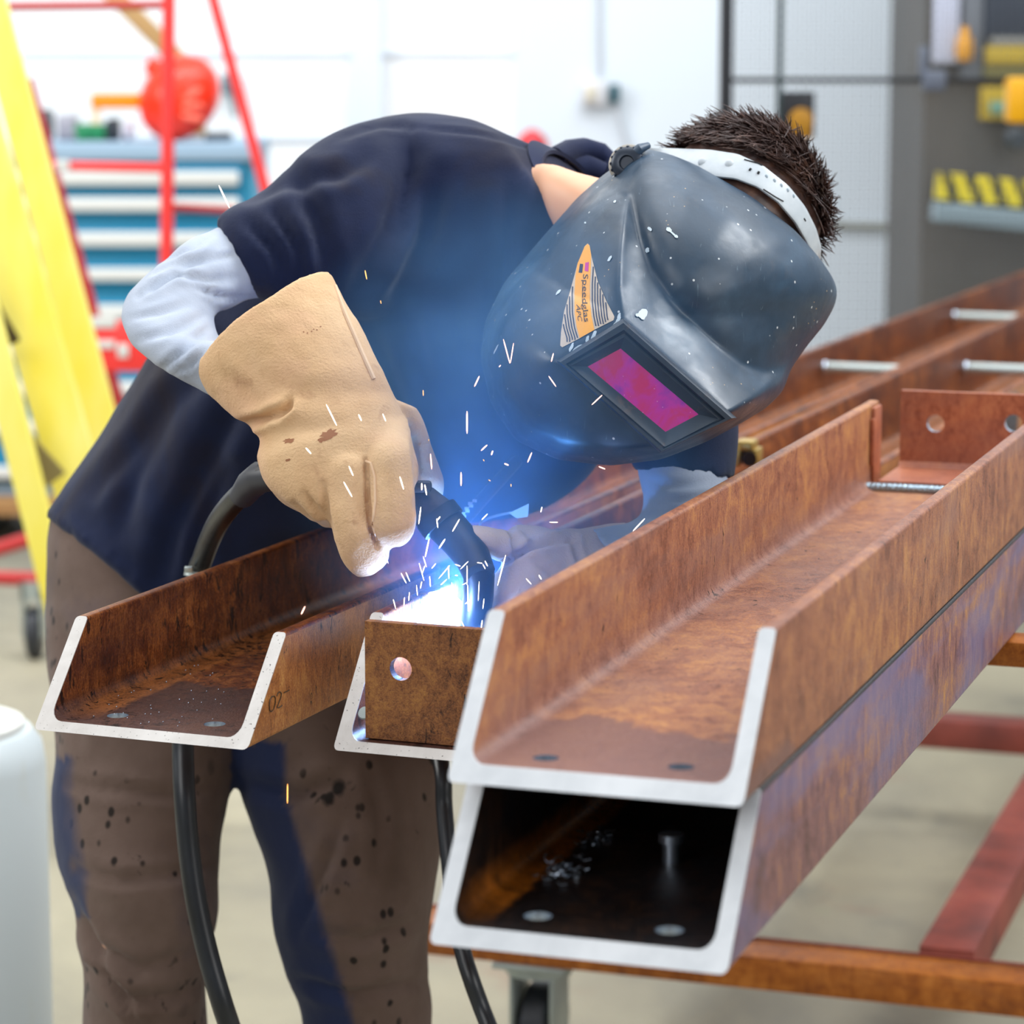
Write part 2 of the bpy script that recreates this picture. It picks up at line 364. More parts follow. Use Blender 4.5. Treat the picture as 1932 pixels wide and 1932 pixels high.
mb = MB(); mb.box((a.x+.012, c.y, (a.z+zc)/2), (.022, .02, a.z-zc), bev=.004); part('prop', mb, newmat('pale_amber', lin('#efd3b4'), .5), hat, 'pale foot of the amber bar')
for py_, ang in ((178, .55), (200, .12), (222, -.2)):
    p1 = at(363, py_, c.y-r*.84); mb = MB(); mb.box(p1, (.055, .012, .016), Matrix.Rotation(-ang, 3, 'Y'), bev=.005); part('highlight', mb, newmat('pale_red', lin('#ff7a66'), .3), hat, 'paler red rib')  # pale bars put in for the highlights on the dome
def clutter(name, label, cat, px, py, w, h, col, shape='box', group=None):
    p = at(px, py); m = newmat(name+'_paint', lin(col), .5); mb = MB(); z = zc
    if shape == 'box': mb.box((p.x, p.y, z+h/2), (w, .1, h), bev=min(w, h)*.2)
    else: mb.ellipsoid((p.x, p.y, z+h/2), ((w/2, 0, 0), (0, .05, 0), (0, 0, h/2)))
    mb.box((p.x-w*.25, p.y-.05, z+h*.32), (w*.3, .03, h*.6), bev=.004); mb.tube([(p.x+w*.2, p.y-.03, z+h*.4), (p.x+w*.5, p.y-.06, z+.012)], .009, 8)
    solo(name, mb, m, label, cat, (p.x, p.y, z), group)
clutter('green_case', 'low green tool case on the tool chest top', 'case', 174, 250, .085, .045, '#0c7a4c')
clutter('grey_tool', 'small pale grey tool left of the low green case', 'tool', 128, 240, .05, .07, '#9a9aa6')
clutter('hand_tool', 'dark grey tool beside the yellow ladder on the tool chest', 'tool', 78, 235, .06, .085, '#4b4f55')
clutter('black_case', 'small black case right of the low green case', 'case', 214, 240, .03, .06, '#26303a')
clutter('silver_tool', 'pale silver tool between black case and orange dome', 'tool', 243, 246, .035, .055, '#c3c5d2', 'ell')
clutter('dark_gadget', 'dark flat gadget at the right end of the tool chest', 'gadget', 412, 258, .07, .022, '#3b4650')
a, b, t = on_y(205, -20, 8.36), on_y(345, 120, 8.36), 0
mb = MB(); mb.bar((a.x, a.y, a.z), (b.x, b.y, b.z), .05, .05, (0, 1, 0), bev=.004); e_ = on_y(374, 262, 8.36); mb.bar(b, (e_.x, 8.36, zc+.001), .05, .05, (0, 1, 0), bev=.004)
solo('wooden_pole', mb, newmat('tan_wood', lin('#b08d5a'), .6), 'tan wooden pole slanting down behind the red frame', 'pole', (a.x, 8.36, 0))

# ------------------------------------------------------------------ red frame on castors
M_red = newmat('red_enamel', lin('#f03a38'), .38); M_dred = newmat('dark_red_enamel', lin('#b32424'), .45)
D1 = 6.35
frame = thing('red_step_frame', 'red tubular steel step frame on castors before the tool chest', 'frame', (on_y(240, 900, D1).x, D1, 0))
def pole(name, p1, p2, Y1, Y2, r, m=M_red, par=frame, lab=None):
    mb = MB(); mb.tube([on_y(*p1, Y1), on_y(*p2, Y2)], r, 14); return part(name, mb, m, par, lab)
pole('post', (319, -60), (309, 1150), D1, D1, .0145)
pole('slanted_post', (386, -60), (720, 1155), D1+.35, D1+.35, .013)
pole('slanted_post', (52, 150), (345, 1180), D1+.1, D1+.1, .012, M_dred, lab='dark red slanted post')
pole('rung', (-40, 13), (319, 9), D1, D1, .0095, M_dred); pole('rung', (95, 313), (316, 318), D1, D1, .0105); pole('rung', (316, 390), (512, 402), D1, D1+.35, .009, M_dred)
pole('base_bar', (-120, 1072), (85, 1008), D1+.3, D1+.3, .017, M_dred); pole('base_bar', (-120, 1086), (320, 1102), D1, D1, .016, M_dred)
mb = MB(); a = on_y(62, 1095, D1)
mb.box((a.x, a.y, a.z-.02), (.05, .05, .04)); mb.box((a.x-.02, a.y, (a.z+.05)/2), (.006, .05, a.z-.05)); mb.box((a.x+.02, a.y, (a.z+.05)/2), (.006, .05, a.z-.05)); ca_ = part('caster', mb, M_zinc, frame)
mb = MB(); mb.lathe((a.x-.016, a.y+.01, .058), (1, 0, 0), [(.0, 0), (.05, 0), (.058, .006), (.058, .026), (.05, .032), (0, .032)]); part('wheel', mb, M_dark, ca_, 'dark caster wheel')
a, b = on_y(172, 606, D1-.03), on_y(300, 700, D1-.03)
mb = MB(); mb.box(((a.x+b.x)/2, D1-.03, (a.z+b.z)/2), (b.x-a.x, .03, a.z-b.z), bev=.006); pn = part('side_panel', mb, M_red, frame, 'red panel with worn white marks')
for px_, py_, w_, h_ in ((196, 608, .052, .026), (200, 650, .04, .018), (232, 662, .024, .03)):
    p1 = on_y(px_, py_, D1-.048); mb = MB(); mb.box(p1, (w_, .004, h_), bev=.0018); part('white_mark', mb, M_white, pn, 'worn white mark')
p1 = on_y(118, 312, D1-.014); mb = MB(); mb.box(p1, (.03, .012, .022), bev=.003); part('tape', mb, M_white, frame, 'white tape')

# ------------------------------------------------------------------ yellow ladder
M_yel = newmat('yellow_fibreglass', lin('#ffee2a'), .42); n = N(M_yel); n.color(n.ramp(n.noise((9, 9, 3), 3), [(.3, lin('#f9e640')), (.7, lin('#fff58c'))]))
LY = 4.9
lad = thing('step_ladder', 'yellow stepladder leaning open beside the welder', 'ladder', (on_y(250, 1400, LY).x, LY, 0))
def rail(name, p1, p2, Y, w, dpt=.03):
    a, b = on_y(*p1, Y), on_y(*p2, Y); b = a + (b-a)*(a.z/(a.z-b.z)) if b.z < 0 else b
    mb = MB(); t = (b-a).normalized(); X = t.cross(Vector((0, 1, 0))).normalized()
    mb.bar(a, b, w, .006, (0, -1, 0), bev=.002)
    for s_ in (-1, 1): mb.bar(a+X*s_*(w/2-.003)+Vector((0, dpt/2, 0)), b+X*s_*(w/2-.003)+Vector((0, dpt/2, 0)), .006, dpt, (0, -1, 0), bev=.002)
    return part(name, mb, M_yel, lad)
rail('rail', (-147, -110), (321, 1540), LY, .082); rail('rail', (-43, -80), (371, 1480), LY+.16, .054)
rail('rear_leg', (-180, 0), (215, 1560), LY-.1, .046)
mb = MB(); mb.bar(on_y(20, 812, LY-.06), on_y(102, 905, LY-.02), .045, .012, (0, 1, 0)); part('brace', mb, newmat('grey_brace', lin('#8d8055'), .5), lad, 'grey-brown cross brace')
mb = MB(); mb.bar(on_y(-30, 575, LY-.06), on_y(14, 650, LY-.02), .045, .012, (0, 1, 0)); part('brace', mb, newmat('dark_brace', lin('#4c4030'), .5), lad, 'dark cross brace')
for y_ in (1100,):
    a = on_y(48+.284*(y_-578), y_, LY+.01); b = on_y(113+.275*(y_-500), y_, LY+.16); mb = MB(); mb.bar(a+Vector((0, .02, 0)), b, .07, .02); part('step', mb, M_zinc, lad, 'grey ladder step')

# ------------------------------------------------------------------ white drum at the lower left
M_drum = newmat('milky_plastic', lin('#e6edf0'), .4); n = N(M_drum); n.color(n.mix(n.math('MULTIPLY', n.mask(n.noise((7, 7, 5), 4), .6, .75), .35), lin('#cdd8dc'), lin('#c2bd96')))
dc = on_y(-128, 1500, 3.55); zt_ = on_y(0, 1402, 3.45).z; R_ = (on_y(86, 1500, 3.55).x-dc.x)
drum = thing('plastic_drum', 'white plastic drum standing by the welder\'s leg', 'drum', (dc.x, dc.y, 0))
mb = MB(); mb.lathe((dc.x, dc.y, 0), (0, 0, 1), [(0, 0), (R_*.97, 0), (R_, .02), (R_, zt_-.05), (R_*.97, zt_-.025), (R_*.88, zt_-.008), (0, zt_-.004)], 48); part('body', mb, M_drum, drum)
mb = MB(); mb.lathe((dc.x, dc.y, zt_-.012), (0, 0, 1), [(R_*.5, 0), (R_*.82, 0), (R_*.82, .014), (R_*.5, .014)], 40); part('lid', mb, M_white, drum)

# ------------------------------------------------------------------ wall fittings
sk = on_y(1120, 175, YW-.06)
so = thing('wall_socket', 'white double wall socket with a dark plug', 'socket', (sk.x, YW-.06, sk.z))
mb = MB(); mb.box((sk.x, YW-.075, sk.z), (.075, .03, .075), bev=.006); part('plate', mb, newmat('socket_white', lin('#dcdde2'), .4), so)
mb = MB(); mb.box((sk.x-.01, YW-.095, sk.z), (.03, .014, .045), bev=.003); part('faceplate', mb, newmat('socket_cream', lin('#d6d0bd'), .4), so, 'cream socket face')
p1 = on_y(1159, 177, YW-.09); mb = MB(); mb.box(p1, (.03, .05, .056), bev=.006); part('plug', mb, newmat('plug_dark', lin('#23525e'), .4), so, 'dark blue-green plug')
M_wire = newmat('pale_cable', lin('#c9ced6'), .5)
mb = MB(); mb.tube([on_y(1129, -60, YW-.07), on_y(1129, 150, YW-.07)], .008, 10); solo('cable_conduit', mb, M_wire, 'pale vertical conduit running down to the wall socket', 'conduit', (sk.x, YW-.07, sk.z+.05))
mb = MB(); mb.tube([on_y(1160, 196, YW-.09), on_y(1170, 235, YW-.08), on_y(1185, 275, YW-.075), on_y(1250, 400, YW-.075)], .007, 10); solo('plug_cable', mb, M_wire, 'pale cable trailing from the plug in the wall socket', 'cable', tuple(on_y(1160, 196, YW-.09)))
p1 = on_y(1004, 262, 8.55)
mb = MB(); R_ = .05; mb.lathe((p1.x, p1.y, 0), (0, 0, 1), [(0, 0), (R_, 0), (R_, p1.z-.03), (R_*.85, p1.z), (R_*.4, p1.z+.022), (0, p1.z+.03)], 28)
can = solo('red_canister', mb, newmat('canister_red', lin('#c4202a'), .4), 'red upright canister by the white wall behind the welder\'s back', 'canister', (p1.x, p1.y, 0))
p1 = on_y(432, 158, YW-.03); mb = MB(); mb.box((p1.x, YW-.03, p1.z), (.04, .05, .06), bev=.008); mb.tube([(p1.x+.01, YW-.05, p1.z-.03), (p1.x+.02, YW-.05, p1.z-.1)], .006)
solo('wall_bracket', mb, newmat('bracket_grey', lin('#53707a'), .5), 'small grey bracket on the white wall beside the red slanted post', 'bracket', (p1.x, YW-.03, p1.z))

# ------------------------------------------------------------------ mesh guard and the machine behind it
CY = 6.5
g0 = on_y(1370, 500, CY)
guard = thing('mesh_guard', 'black framed wire mesh safety guard behind the welder\'s head', 'guard', (g0.x, CY, 0))
M_gframe = newmat('guard_black', lin('#0a0e18'), .5); M_gwire = newmat('guard_wire', lin('#545c66'), .5)
a, b = on_y(1358, 100, CY).x, on_y(1382, 100, CY).x
mb = MB(); mb.box(((a+b)/2, CY, 1.05), (b-a, .04, 2.1), bev=.003); part('post', mb, M_gframe, guard)
x9 = on_y(2150, 100, CY).x; mb = MB(); mb.box((x9, CY, 1.05), (b-a, .04, 2.1), bev=.003); part('post', mb, M_gframe, guard)
zr = on_y(1600, 152, CY).z
mb = MB(); mb.box(((b+x9)/2, CY, zr), (x9-b, .02, .012)); part('rail', mb, M_gframe, guard)
mb = MB(); mb.box(((b+x9)/2, CY, .22), (x9-b, .02, .025)); part('rail', mb, M_gframe, guard)
mb = MB(); mb.box(((b+x9)/2, CY, 2.0), (x9-b, .02, .025)); part('rail', mb, M_gframe, guard)
xm = on_y(1471, 100, CY).x; mb = MB(); mb.box((xm, CY-.004, 1.1), (.011, .02, 1.8)); part('upright', mb, newmat('upright_green', lin('#3d4c50'), .5), guard)
mb = MB(); zz = .22
while zz < 2.0: mb.bar((b, CY+.008, zz), (x9, CY+.008, zz), .0024, .0024); zz += .0205
xx = b+.01
while xx < x9: mb.bar((xx, CY+.01, .22), (xx, CY+.01, 2.0), .0024, .0024, (0, 1, 0)); xx += .0205
part('wire_mesh', mb, M_gwire, guard, smooth=False)
lk = on_y(1762, 152, CY-.03)
mb = MB(); mb.box(lk+Vector((0, 0, 0)), (.05, .04, .045), bev=.006); mb.box(on_y(1742, 118, CY-.02), (.018, .03, .07), bev=.004); part('lock', mb, newmat('lock_grey', lin('#5c6474'), .45), guard, 'grey gate lock')
p1 = on_y(1506, 216, CY-.02)
pend = thing('pendant_box', 'black and amber control box hung on the mesh guard', 'control box', (p1.x, CY-.02, p1.z))
mb = MB(); mb.box((p1.x, CY-.03, p1.z), (.068, .03, .1), bev=.006); part('case', mb, M_gframe, pend)
mb = MB(); mb.lathe((p1.x+.004, CY-.044, p1.z-.012), (0, -1, 0), [(0, 0), (.027, 0), (.025, .012), (0, .016)]); mb.box((p1.x+.004, CY-.046, p1.z-.03), (.046, .008, .045), bev=.003); part('amber_plate', mb, newmat('amber_dull', lin('#a87714'), .5), pend, 'amber plate')
mb = MB(); pts = [on_y(x_, y_, YW-.072) for x_, y_ in ((1400, 400), (1500, 412), (1600, 424), (1700, 426), (1760, 420), (1800, 400))]; mb.tube(pts, .012, 10)
solo('slack_cable', mb, newmat('slack_grey', lin('#a9aba4'), .6), 'grey slack cable crossing the pale wall behind the mesh', 'cable', tuple(pts[0]))

MY = 7.7
def mq(px, py, Y=MY): return on_y(px, py, Y)
def slab(mb, px1, py1, px2, py2, Y, th, bev=.003, drop=0):
    a, b = mq(px1, py1, Y), mq(px2, py2, Y); mb.box(((a.x+b.x)/2, Y, (a.z+b.z)/2), (abs(b.x-a.x), th, abs(a.z-b.z)), bev=bev)
xa, xb = mq(1738, 400).x, mq(2200, 400).x
mach = thing('machine_cabinet', 'tall taupe machine cabinet behind the mesh guard', 'machine', ((xa+xb)/2, MY+.4, 0))
M_taupe = newmat('taupe_panel', lin('#66615a'), .6); n = N(M_taupe); n.color(n.ramp(n.noise((4, 4, 2), 4), [(.3, lin('#494742')), (.7, lin('#5a544d'))]))
mb = MB(); mb.box(((xa+xb)/2, MY+.35, 1.1), (xb-xa, .7, 2.2)); part('body', mb, M_taupe, mach, smooth=False)
mb = MB(); slab(mb, 1764, -60, 1806, 118, MY-.02, .03); part('light_strip', mb, newmat('lilac_white', lin('#c6cbe0'), .5), mach, 'pale lilac strip')
mb = MB(); slab(mb, 1818, -60, 1852, 150, MY-.012, .02); part('panel_edge', mb, newmat('grey_edge', lin('#6f747c'), .5), mach)
mb = MB(); slab(mb, 1860, -80, 2100, 70, MY-.02, .03); part('screen_hood', mb, newmat('slate_dark', lin('#252d3c'), .5), mach, 'dark slate hood')
mb = MB(); slab(mb, 1868, 70, 2100, 86, MY-.02, .03); part('hood_edge', mb, newmat('hood_grey', lin('#80807c'), .5), mach)
M_oy = newmat('olive_yellow', lin('#b4991e'), .5)
mb = MB(); slab(mb, 1858, 88, 2100, 122, MY-.03, .04); part('yellow_band', mb, M_oy, mach, 'dull yellow band')
mb = MB(); slab(mb, 1856, 122, 2100, 145, MY-.02, .03); part('lower_band', mb, newmat('olive_dull', lin('#8a8344'), .5), mach)
mb = MB(); slab(mb, 1850, 164, 1912, 226, MY-.03, .03); lb = part('label_plate', mb, M_oy, mach, 'yellow label plate')
mb = MB(); slab(mb, 1868, 190, 1898, 216, MY-.05, .006); part('label_mark', mb, newmat('label_green', lin('#6f9a86'), .5), lb, 'green-grey mark')
p1 = mq(1820, 84, MY-.05)
mb = MB(); mb.lathe((p1.x, p1.y, p1.z-.045), (0, 0, 1), [(0, 0), (.02, .006), (.024, .03), (.02, .06), (.011, .075), (.009, .09), (0, .094)]); part('beacon', mb, newmat('beacon_amber', lin('#d9981e'), .35), mach, 'small amber beacon')
M_haz = newmat('hazard_stripes', rough=.5); n = N(M_haz)
w_ = n.t.nodes.new('ShaderNodeMath'); w_.operation = 'FRACT'
n.t.links.new(n.math('ADD', n.math('MULTIPLY', n.axis(0), 16.6), n.math('MULTIPLY', n.axis(2), 6.5)), w_.inputs[0])
n.color(n.mix(n.mask(w_.outputs[0], .585, .6), lin('#e2cd10'), lin('#17160f')))
a, b = mq(1766, 320, MY-.1), mq(2100, 374, MY-.1)
bar = thing('hazard_beam', 'yellow and black striped beam on the grey shelf by the machine', 'hazard beam', ((a.x+b.x)/2, MY-.1, a.z-.05))
mb = MB(); RZ = Matrix.Rotation(.10, 3, 'Y'); c = (mq(1766, 350, MY-.1)+mq(2100, 383, MY-.1))/2; mb.box(c, (b.x-a.x, .05, .068), RZ, bev=.003); part('striped_face', mb, M_haz, bar, smooth=False)
c = (mq(1764, 398, MY-.12)+mq(2100, 432, MY-.12))/2; mb = MB(); mb.box(c, (b.x-a.x+.01, .12, .048), RZ, bev=.003); part('shelf', mb, newmat('shelf_blue_grey', lin('#80939c'), .45), bar, 'blue-grey shelf')
mb = MB(); a, b = mq(1900, 146, CY-.05), mq(1990, 232, CY-.05); mb.box(((a.x+b.x)/2, CY-.045, (a.z+b.z)/2), (b.x-a.x, .07, a.z-b.z), bev=.01)
solo('yellow_box', mb, newmat('signal_yellow', lin('#e3a60c'), .4), 'bright amber-yellow box mounted on the mesh guard beside the machine', 'box', ((a.x+b.x)/2, CY-.045, (a.z+b.z)/2))
p1 = mq(1915, 262, MY-.06); mb = MB(); mb.lathe(p1, (0, -1, 0), [(.0, 0), (.03, 0), (.03, .02), (.02, .03), (.02, .05), (.0, .05)]); part('reel', mb, newmat('reel_dark', lin('#333b42'), .4), mach, 'dark round reel')
# ------------------------------------------------------------------ steel channels lying on the bench
oL, oM, oB, oR = (-.4027, 2.3932, ZB+.0071), (-.1483, 2.3500, ZB), (-.0542, 1.8267, ZB), (-.0429, 1.8604, ZB+.0995)
TURN = {oL: .3710, oM: .3580}                  # the two left channels lie turned a little further than the pair
def turn(org):
    a = TURN.get(tuple(org), PSI); return math.cos(a), math.sin(a)
def to_lx(w, org):
    v = Vector(w)-Vector(org); CA, SA = turn(org); return Vector((v.x*CA - v.y*SA, v.x*SA + v.y*CA, v.z))
def u_profile(w, h, tw, tf, rf=.011, ro=.0045, rt=.003):
    pts = []; tagm = []
    def arc(cx, cz, r, a0, a1, k=5, m=0):
        for i in range(k+1):
            a = math.radians(a0+(a1-a0)*i/k); pts.append((cx+r*math.cos(a), cz+r*math.sin(a))); tagm.append(m)
    arc(ro, ro, ro, 180, 270, 4, 1); arc(w-ro, ro, ro, 270, 360, 4, 1)
    arc(w-rt, h-rt, rt, 0, 90, 3, 0); arc(w-tf+rt, h-rt, rt, 90, 180, 3, 0)
    arc(w-tf-rf, tw+rf, rf, 0, -90, 5, 0); arc(tf+rf, tw+rf, rf, 270, 180, 5, 0)
    arc(tf-rt, h-rt, rt, 0, 90, 3, 0); arc(rt, h-rt, rt, 90, 180, 3, 1)
    return pts, tagm
def channel(name, label, org, h, tw, tf, slope, length, mats, holes, group, w=.2, far=0.0, split=None):
    """mats: [inside, outside, hole wall, sawn end]; the near end is sawn on a slope"""
    t = thing(name, label, 'steel channel', org, -TURN.get(org, PSI), group); pts, tg = u_profile(w, h, tw, tf)
    ys = [0, .25, .5, 1.0, length] if length > 1.3 else [0, length*.5, length]
    mb = MB(); n_ = len(pts); cap = .0012
    for yy in ys: mb.v += [Vector((x, yy + (slope*z+cap if yy == 0 else (-far*z if yy == length else 0)), z)) for x, z in pts]
    for i in range(len(ys)-1):
        for j in range(n_):
            k = (j+1) % n_; mb.f.append([i*n_+j, i*n_+k, (i+1)*n_+k, (i+1)*n_+j]); mb.m.append(1 if tg[j] == 1 and tg[k] == 1 or (tg[j] == 1 and pts[j][0] > w-1e-4 and pts[k][0] > w-1e-4) else 0)
    mb.f.append(list(range(n_))); mb.m.append(0); mb.f.append([(len(ys)-1)*n_+j for j in range(n_)]); mb.m.append(0)
    me = mb.mesh('web_and_flanges')
    for m in mats[:3]: me.materials.append(m)
    if holes:
        cut = MB()
        for x, y, r in holes: cut.lathe((x, y, -.02), (0, 0, 1), [(r, 0), (r, .02+tw+.02)], 28, 2)
        cm = cut.mesh('cut')
        for m in mats[:3]: cm.materials.append(m)
        cobj = bpy.data.objects.new('cut', cm); COL.objects.link(cobj)
        me2 = evaluated(me, [('BOOLEAN', dict(object=cobj, operation='DIFFERENCE', solver='EXACT'))]); bpy.data.objects.remove(cobj); me = me2; me.name = 'web_and_flanges'
    o = bpy.data.objects.new('web_and_flanges', me); COL.objects.link(o); o.parent = t
    me.polygons.foreach_set('use_smooth', [True]*len(me.polygons)); me.set_sharp_from_angle(angle=math.radians(35))
    e = MB(); e.v = [Vector((x, slope*z+yy, z)) for yy in (0, cap) for x, z in pts]
    e.f = [list(range(n_)), [n_+j for j in range(n_)]] + [[j, (j+1) % n_, n_+(j+1) % n_, n_+j] for j in range(n_)]; e.m = [0]*len(e.f)
    part('sawn_end', e, mats[3], t, 'pale freshly sawn end face', False, local=True)
    return t, o
def hole_at(px, py, org, z, r): p = to_lx(on_z(px, py, org[2]+z), org); return (p.x, p.y, r)
GR = 'steel channels on the bench'
TW, TF = .011, .0118
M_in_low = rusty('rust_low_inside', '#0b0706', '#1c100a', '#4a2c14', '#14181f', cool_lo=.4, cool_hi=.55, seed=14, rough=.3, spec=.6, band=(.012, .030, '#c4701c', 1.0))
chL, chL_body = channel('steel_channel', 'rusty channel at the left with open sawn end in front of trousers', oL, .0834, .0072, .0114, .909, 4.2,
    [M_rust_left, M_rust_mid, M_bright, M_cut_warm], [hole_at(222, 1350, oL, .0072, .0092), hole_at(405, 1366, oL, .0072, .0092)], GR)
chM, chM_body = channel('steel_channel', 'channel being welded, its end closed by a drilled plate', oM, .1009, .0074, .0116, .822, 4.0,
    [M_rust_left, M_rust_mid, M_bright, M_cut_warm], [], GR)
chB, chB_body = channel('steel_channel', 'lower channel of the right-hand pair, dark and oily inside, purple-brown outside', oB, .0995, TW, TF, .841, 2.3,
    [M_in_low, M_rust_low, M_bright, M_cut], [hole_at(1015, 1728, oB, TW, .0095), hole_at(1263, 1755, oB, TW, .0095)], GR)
pl = to_lx(on_z(1655, 840, oR[2]+.05), oR)
yR = to_lx(on_z(1650, 924, oR[2]+TW), oR).y
chR, chR_body = channel('steel_channel', 'upper channel of the right-hand pair with a welded cleat in it', oR, .0995, TW, TF, .841, yR+.055,
    [M_rust_front, M_rust_front, M_bright, M_cut], [hole_at(1030, 1430, oR, TW, .0088), hole_at(1285, 1447, oR, TW, .0088)], GR)

def angle_cleat(parent, x0, x1, y, z, h, leg, th, back, mat, holes):
    """an angle: upright drilled plate plus a foot; back=+1 puts the foot behind the plate"""
    me_mb = MB(); r = .006
    if back > 0: prof = [(y, z), (y, z+h), (y+th, z+h), (y+th, z+th+r), (y+th+r, z+th), (y+leg, z+th), (y+leg, z)]
    else: prof = [(y, z), (y, z+h), (y-th, z+h), (y-th, z+th+r), (y-th-r, z+th), (y-leg, z+th), (y-leg, z)]
    k = len(prof); me_mb.v = [Vector((x, a, b)) for x in (x0, x1) for a, b in prof]
    me_mb.f = [list(range(k)), [k+j for j in range(k)]]+[[j, (j+1) % k, k+(j+1) % k, k+j] for j in range(k)]; me_mb.m = [0]*len(me_mb.f)
    me = me_mb.mesh('angle_cleat'); me.materials.append(mat); me.materials.append(M_bright)
    cut = MB()
    for hx, hz, hr in holes: cut.lathe((hx, y-.05, hz), (0, 1, 0), [(hr, 0), (hr, .1)], 28, 1)
    cm = cut.mesh('cut'); cm.materials.append(mat); cm.materials.append(M_bright)
    cobj = bpy.data.objects.new('cut', cm); COL.objects.link(cobj)
    me = evaluated(me, [('BOOLEAN', dict(object=cobj, operation='DIFFERENCE', solver='EXACT'))]); bpy.data.objects.remove(cobj)
    me.name = 'angle_cleat'; o = bpy.data.objects.new('angle_cleat', me); COL.objects.link(o); o.parent = parent
    return o
# near cleat in the middle channel: the plate the welder is working behind
pb = to_lx(on_z(679, 1391, oM[2]+.0085), oM); yM = pb.y
def on_ly(px, py, org, ly):
    CA, SA = turn(org); r = ray(px, py); A = Vector((SA, CA, 0)); t = (ly + Vector(org).dot(A) - EYE.dot(A))/r.dot(A); return to_lx(EYE+r*t, org)
tl = on_ly(690, 1172, oM, yM); hc_ = on_ly(756, 1262, oM, yM)
cleatM = angle_cleat(chM, tl.x-.001, .2-.0116-(tl.x-.0116)+.006, yM, .0085, tl.z-.0085, .075, .009, 1, M_rust_plate, [(hc_.x, hc_.z, .0098), (.2-hc_.x+.008, hc_.z, .0098)])
cleatM['label'] = 'speckled rust-brown end plate with a round hole'
mb = MB(); c = on_ly(667, 1357, oM, .0); y_ = c.z*.822
mb.lathe((c.x, y_+.001, c.z), (0, -1, .82), [(0, 0), (.0062, 0), (.0055, .0014), (0, .0016)]); part('plug_weld', mb, M_zinc, chM, 'small round plug in the sawn face', local=True)
# far cleat in the upper right-hand channel
yP = to_lx(on_z(1703, 880, oR[2]+TW+.008), oR).y
pt = on_ly(1711, 736, oR, yP); pbm = on_ly(1703, 880, oR, yP); h1 = on_ly(1768, 797, oR, yP); h2 = on_ly(1915, 797, oR, yP)
cleatR = angle_cleat(chR, pbm.x-.002, .2-TF-.006, yP, TW+.0006, pt.z-TW, yP-yR, .009, -1, M_rust_cleat, [(h1.x, h1.z, .0096), (h2.x, h2.z, .0096)])
cleatR['label'] = 'upright rust-red end cleat with two holes'
mb = MB(); xx = pbm.x-.022
while xx < .2-TF-.012:
    mb.ellipsoid((xx, yR-.004, TW+.003), ((.0062, .002, 0), (0, .0055, 0), (0, 0, .0052)), 10, 7); xx += .0056
part('weld_bead', mb, M_bead, chR, 'silvery rippled weld bead', local=True)
mb = MB(); mb.box((TF+.002, yR+.035, .053), (.004, .035, .085), bev=.001); mb.box((TF+.003, yR+.012, .06), (.005, .006, .05), bev=.0015); part('weld_patch', mb, M_rust_cleat, chR, local=True)
# cross bars between the flanges of the long channels
for ch, org, h_, px_, py_, tf_ in ((chL, oL, .0834, 1494, 690, .0114), (chL, oL, .0834, 1786, 596, .0114), (chM, oM, .1009, 1774, 692, .0116)):
    p = to_lx(on_z(px_, py_, org[2]+h_*.62), org)
    mb = MB(); mb.tube([(tf_-.004, p.y, h_*.62), (.2-tf_+.004, p.y, h_*.62)], .0085, 14); cb = part('cross_bar', mb, M_zinc, ch, 'dull grey cross bar', local=True)
    mb = MB(); mb.ellipsoid((tf_+.006, p.y-.001, h_*.62), ((.007, 0, 0), (0, .011, 0), (0, 0, .011)), 14, 10); part('weld_knob', mb, M_bright, cb, 'bright weld at the bar end', local=True)
# handwriting on the left channel
mk = MB()
for stroke in ([(518, 1313), (513, 1314), (509.5, 1320), (508, 1330), (509, 1340), (512, 1343), (516.5, 1338), (519.5, 1326), (519.5, 1317), (518, 1313)], [(522.5, 1313), (525, 1307), (528, 1305), (531, 1308), (530, 1316), (526, 1326), (522.5, 1335), (527, 1335), (532.5, 1331)], [(536, 1307), (546, 1302)]):
    ps = []
    for x_, y_ in stroke:
        CL, SL = turn(oL); r = ray(x_, y_); xv = Vector((CL, -SL, 0)); t = (.2+.0004+Vector(oL).dot(xv)-EYE.dot(xv))/r.dot(xv); ps.append(to_lx(EYE+r*t, oL))
    mk.tube(ps, .00045, 6)
part('pen_marks', mk, newmat('pen_grey', lin('#4a3a26'), .6), chL, 'handwritten 02- in dark pen', local=True)

# loose things and an added glint in the lower channel
def on_web(px, py, org, tw): return on_z(px, py, org[2]+tw)
p = on_web(1266, 1628, oB, TW)
mb = MB(); mb.lathe(p, (0, 0, 1), [(0, 0), (.006, 0), (.006, .014), (.009, .015), (.009, .021), (0, .022)], 16)
solo('hole_glint', mb, M_bright, 'small steel bolt added for the reflection of a hole, in the lower right channel', 'glint', tuple(p))  # bright pin added to stand in for a reflection of the hole
mb = MB(); rs = random.Random(3)
for k in range(70):
    a, b = rs.gauss(0, 1), rs.gauss(0, 1); big = k % 3
    x_, y_ = (1056+a*20, 1645+b*12) if big else (1128+a*22, 1582+b*10)
    p = on_web(x_, y_, oB, TW+.0005); th = rs.uniform(0, 6.28); l_ = rs.uniform(.002, .006)
    pts = [p+Vector((math.cos(th+j*.9)*l_*j*.4, math.sin(th+j*.9)*l_*j*.4, .0015+.001*math.sin(j*2))) for j in range(4)]; mb.tube(pts, .0006, 5)
solo('metal_swarf', mb, M_bright, 'curly steel swarf scattered on the web of the lower right channel', 'swarf', tuple(on_web(1056, 1645, oB, TW)), kind='stuff')
mb = MB()
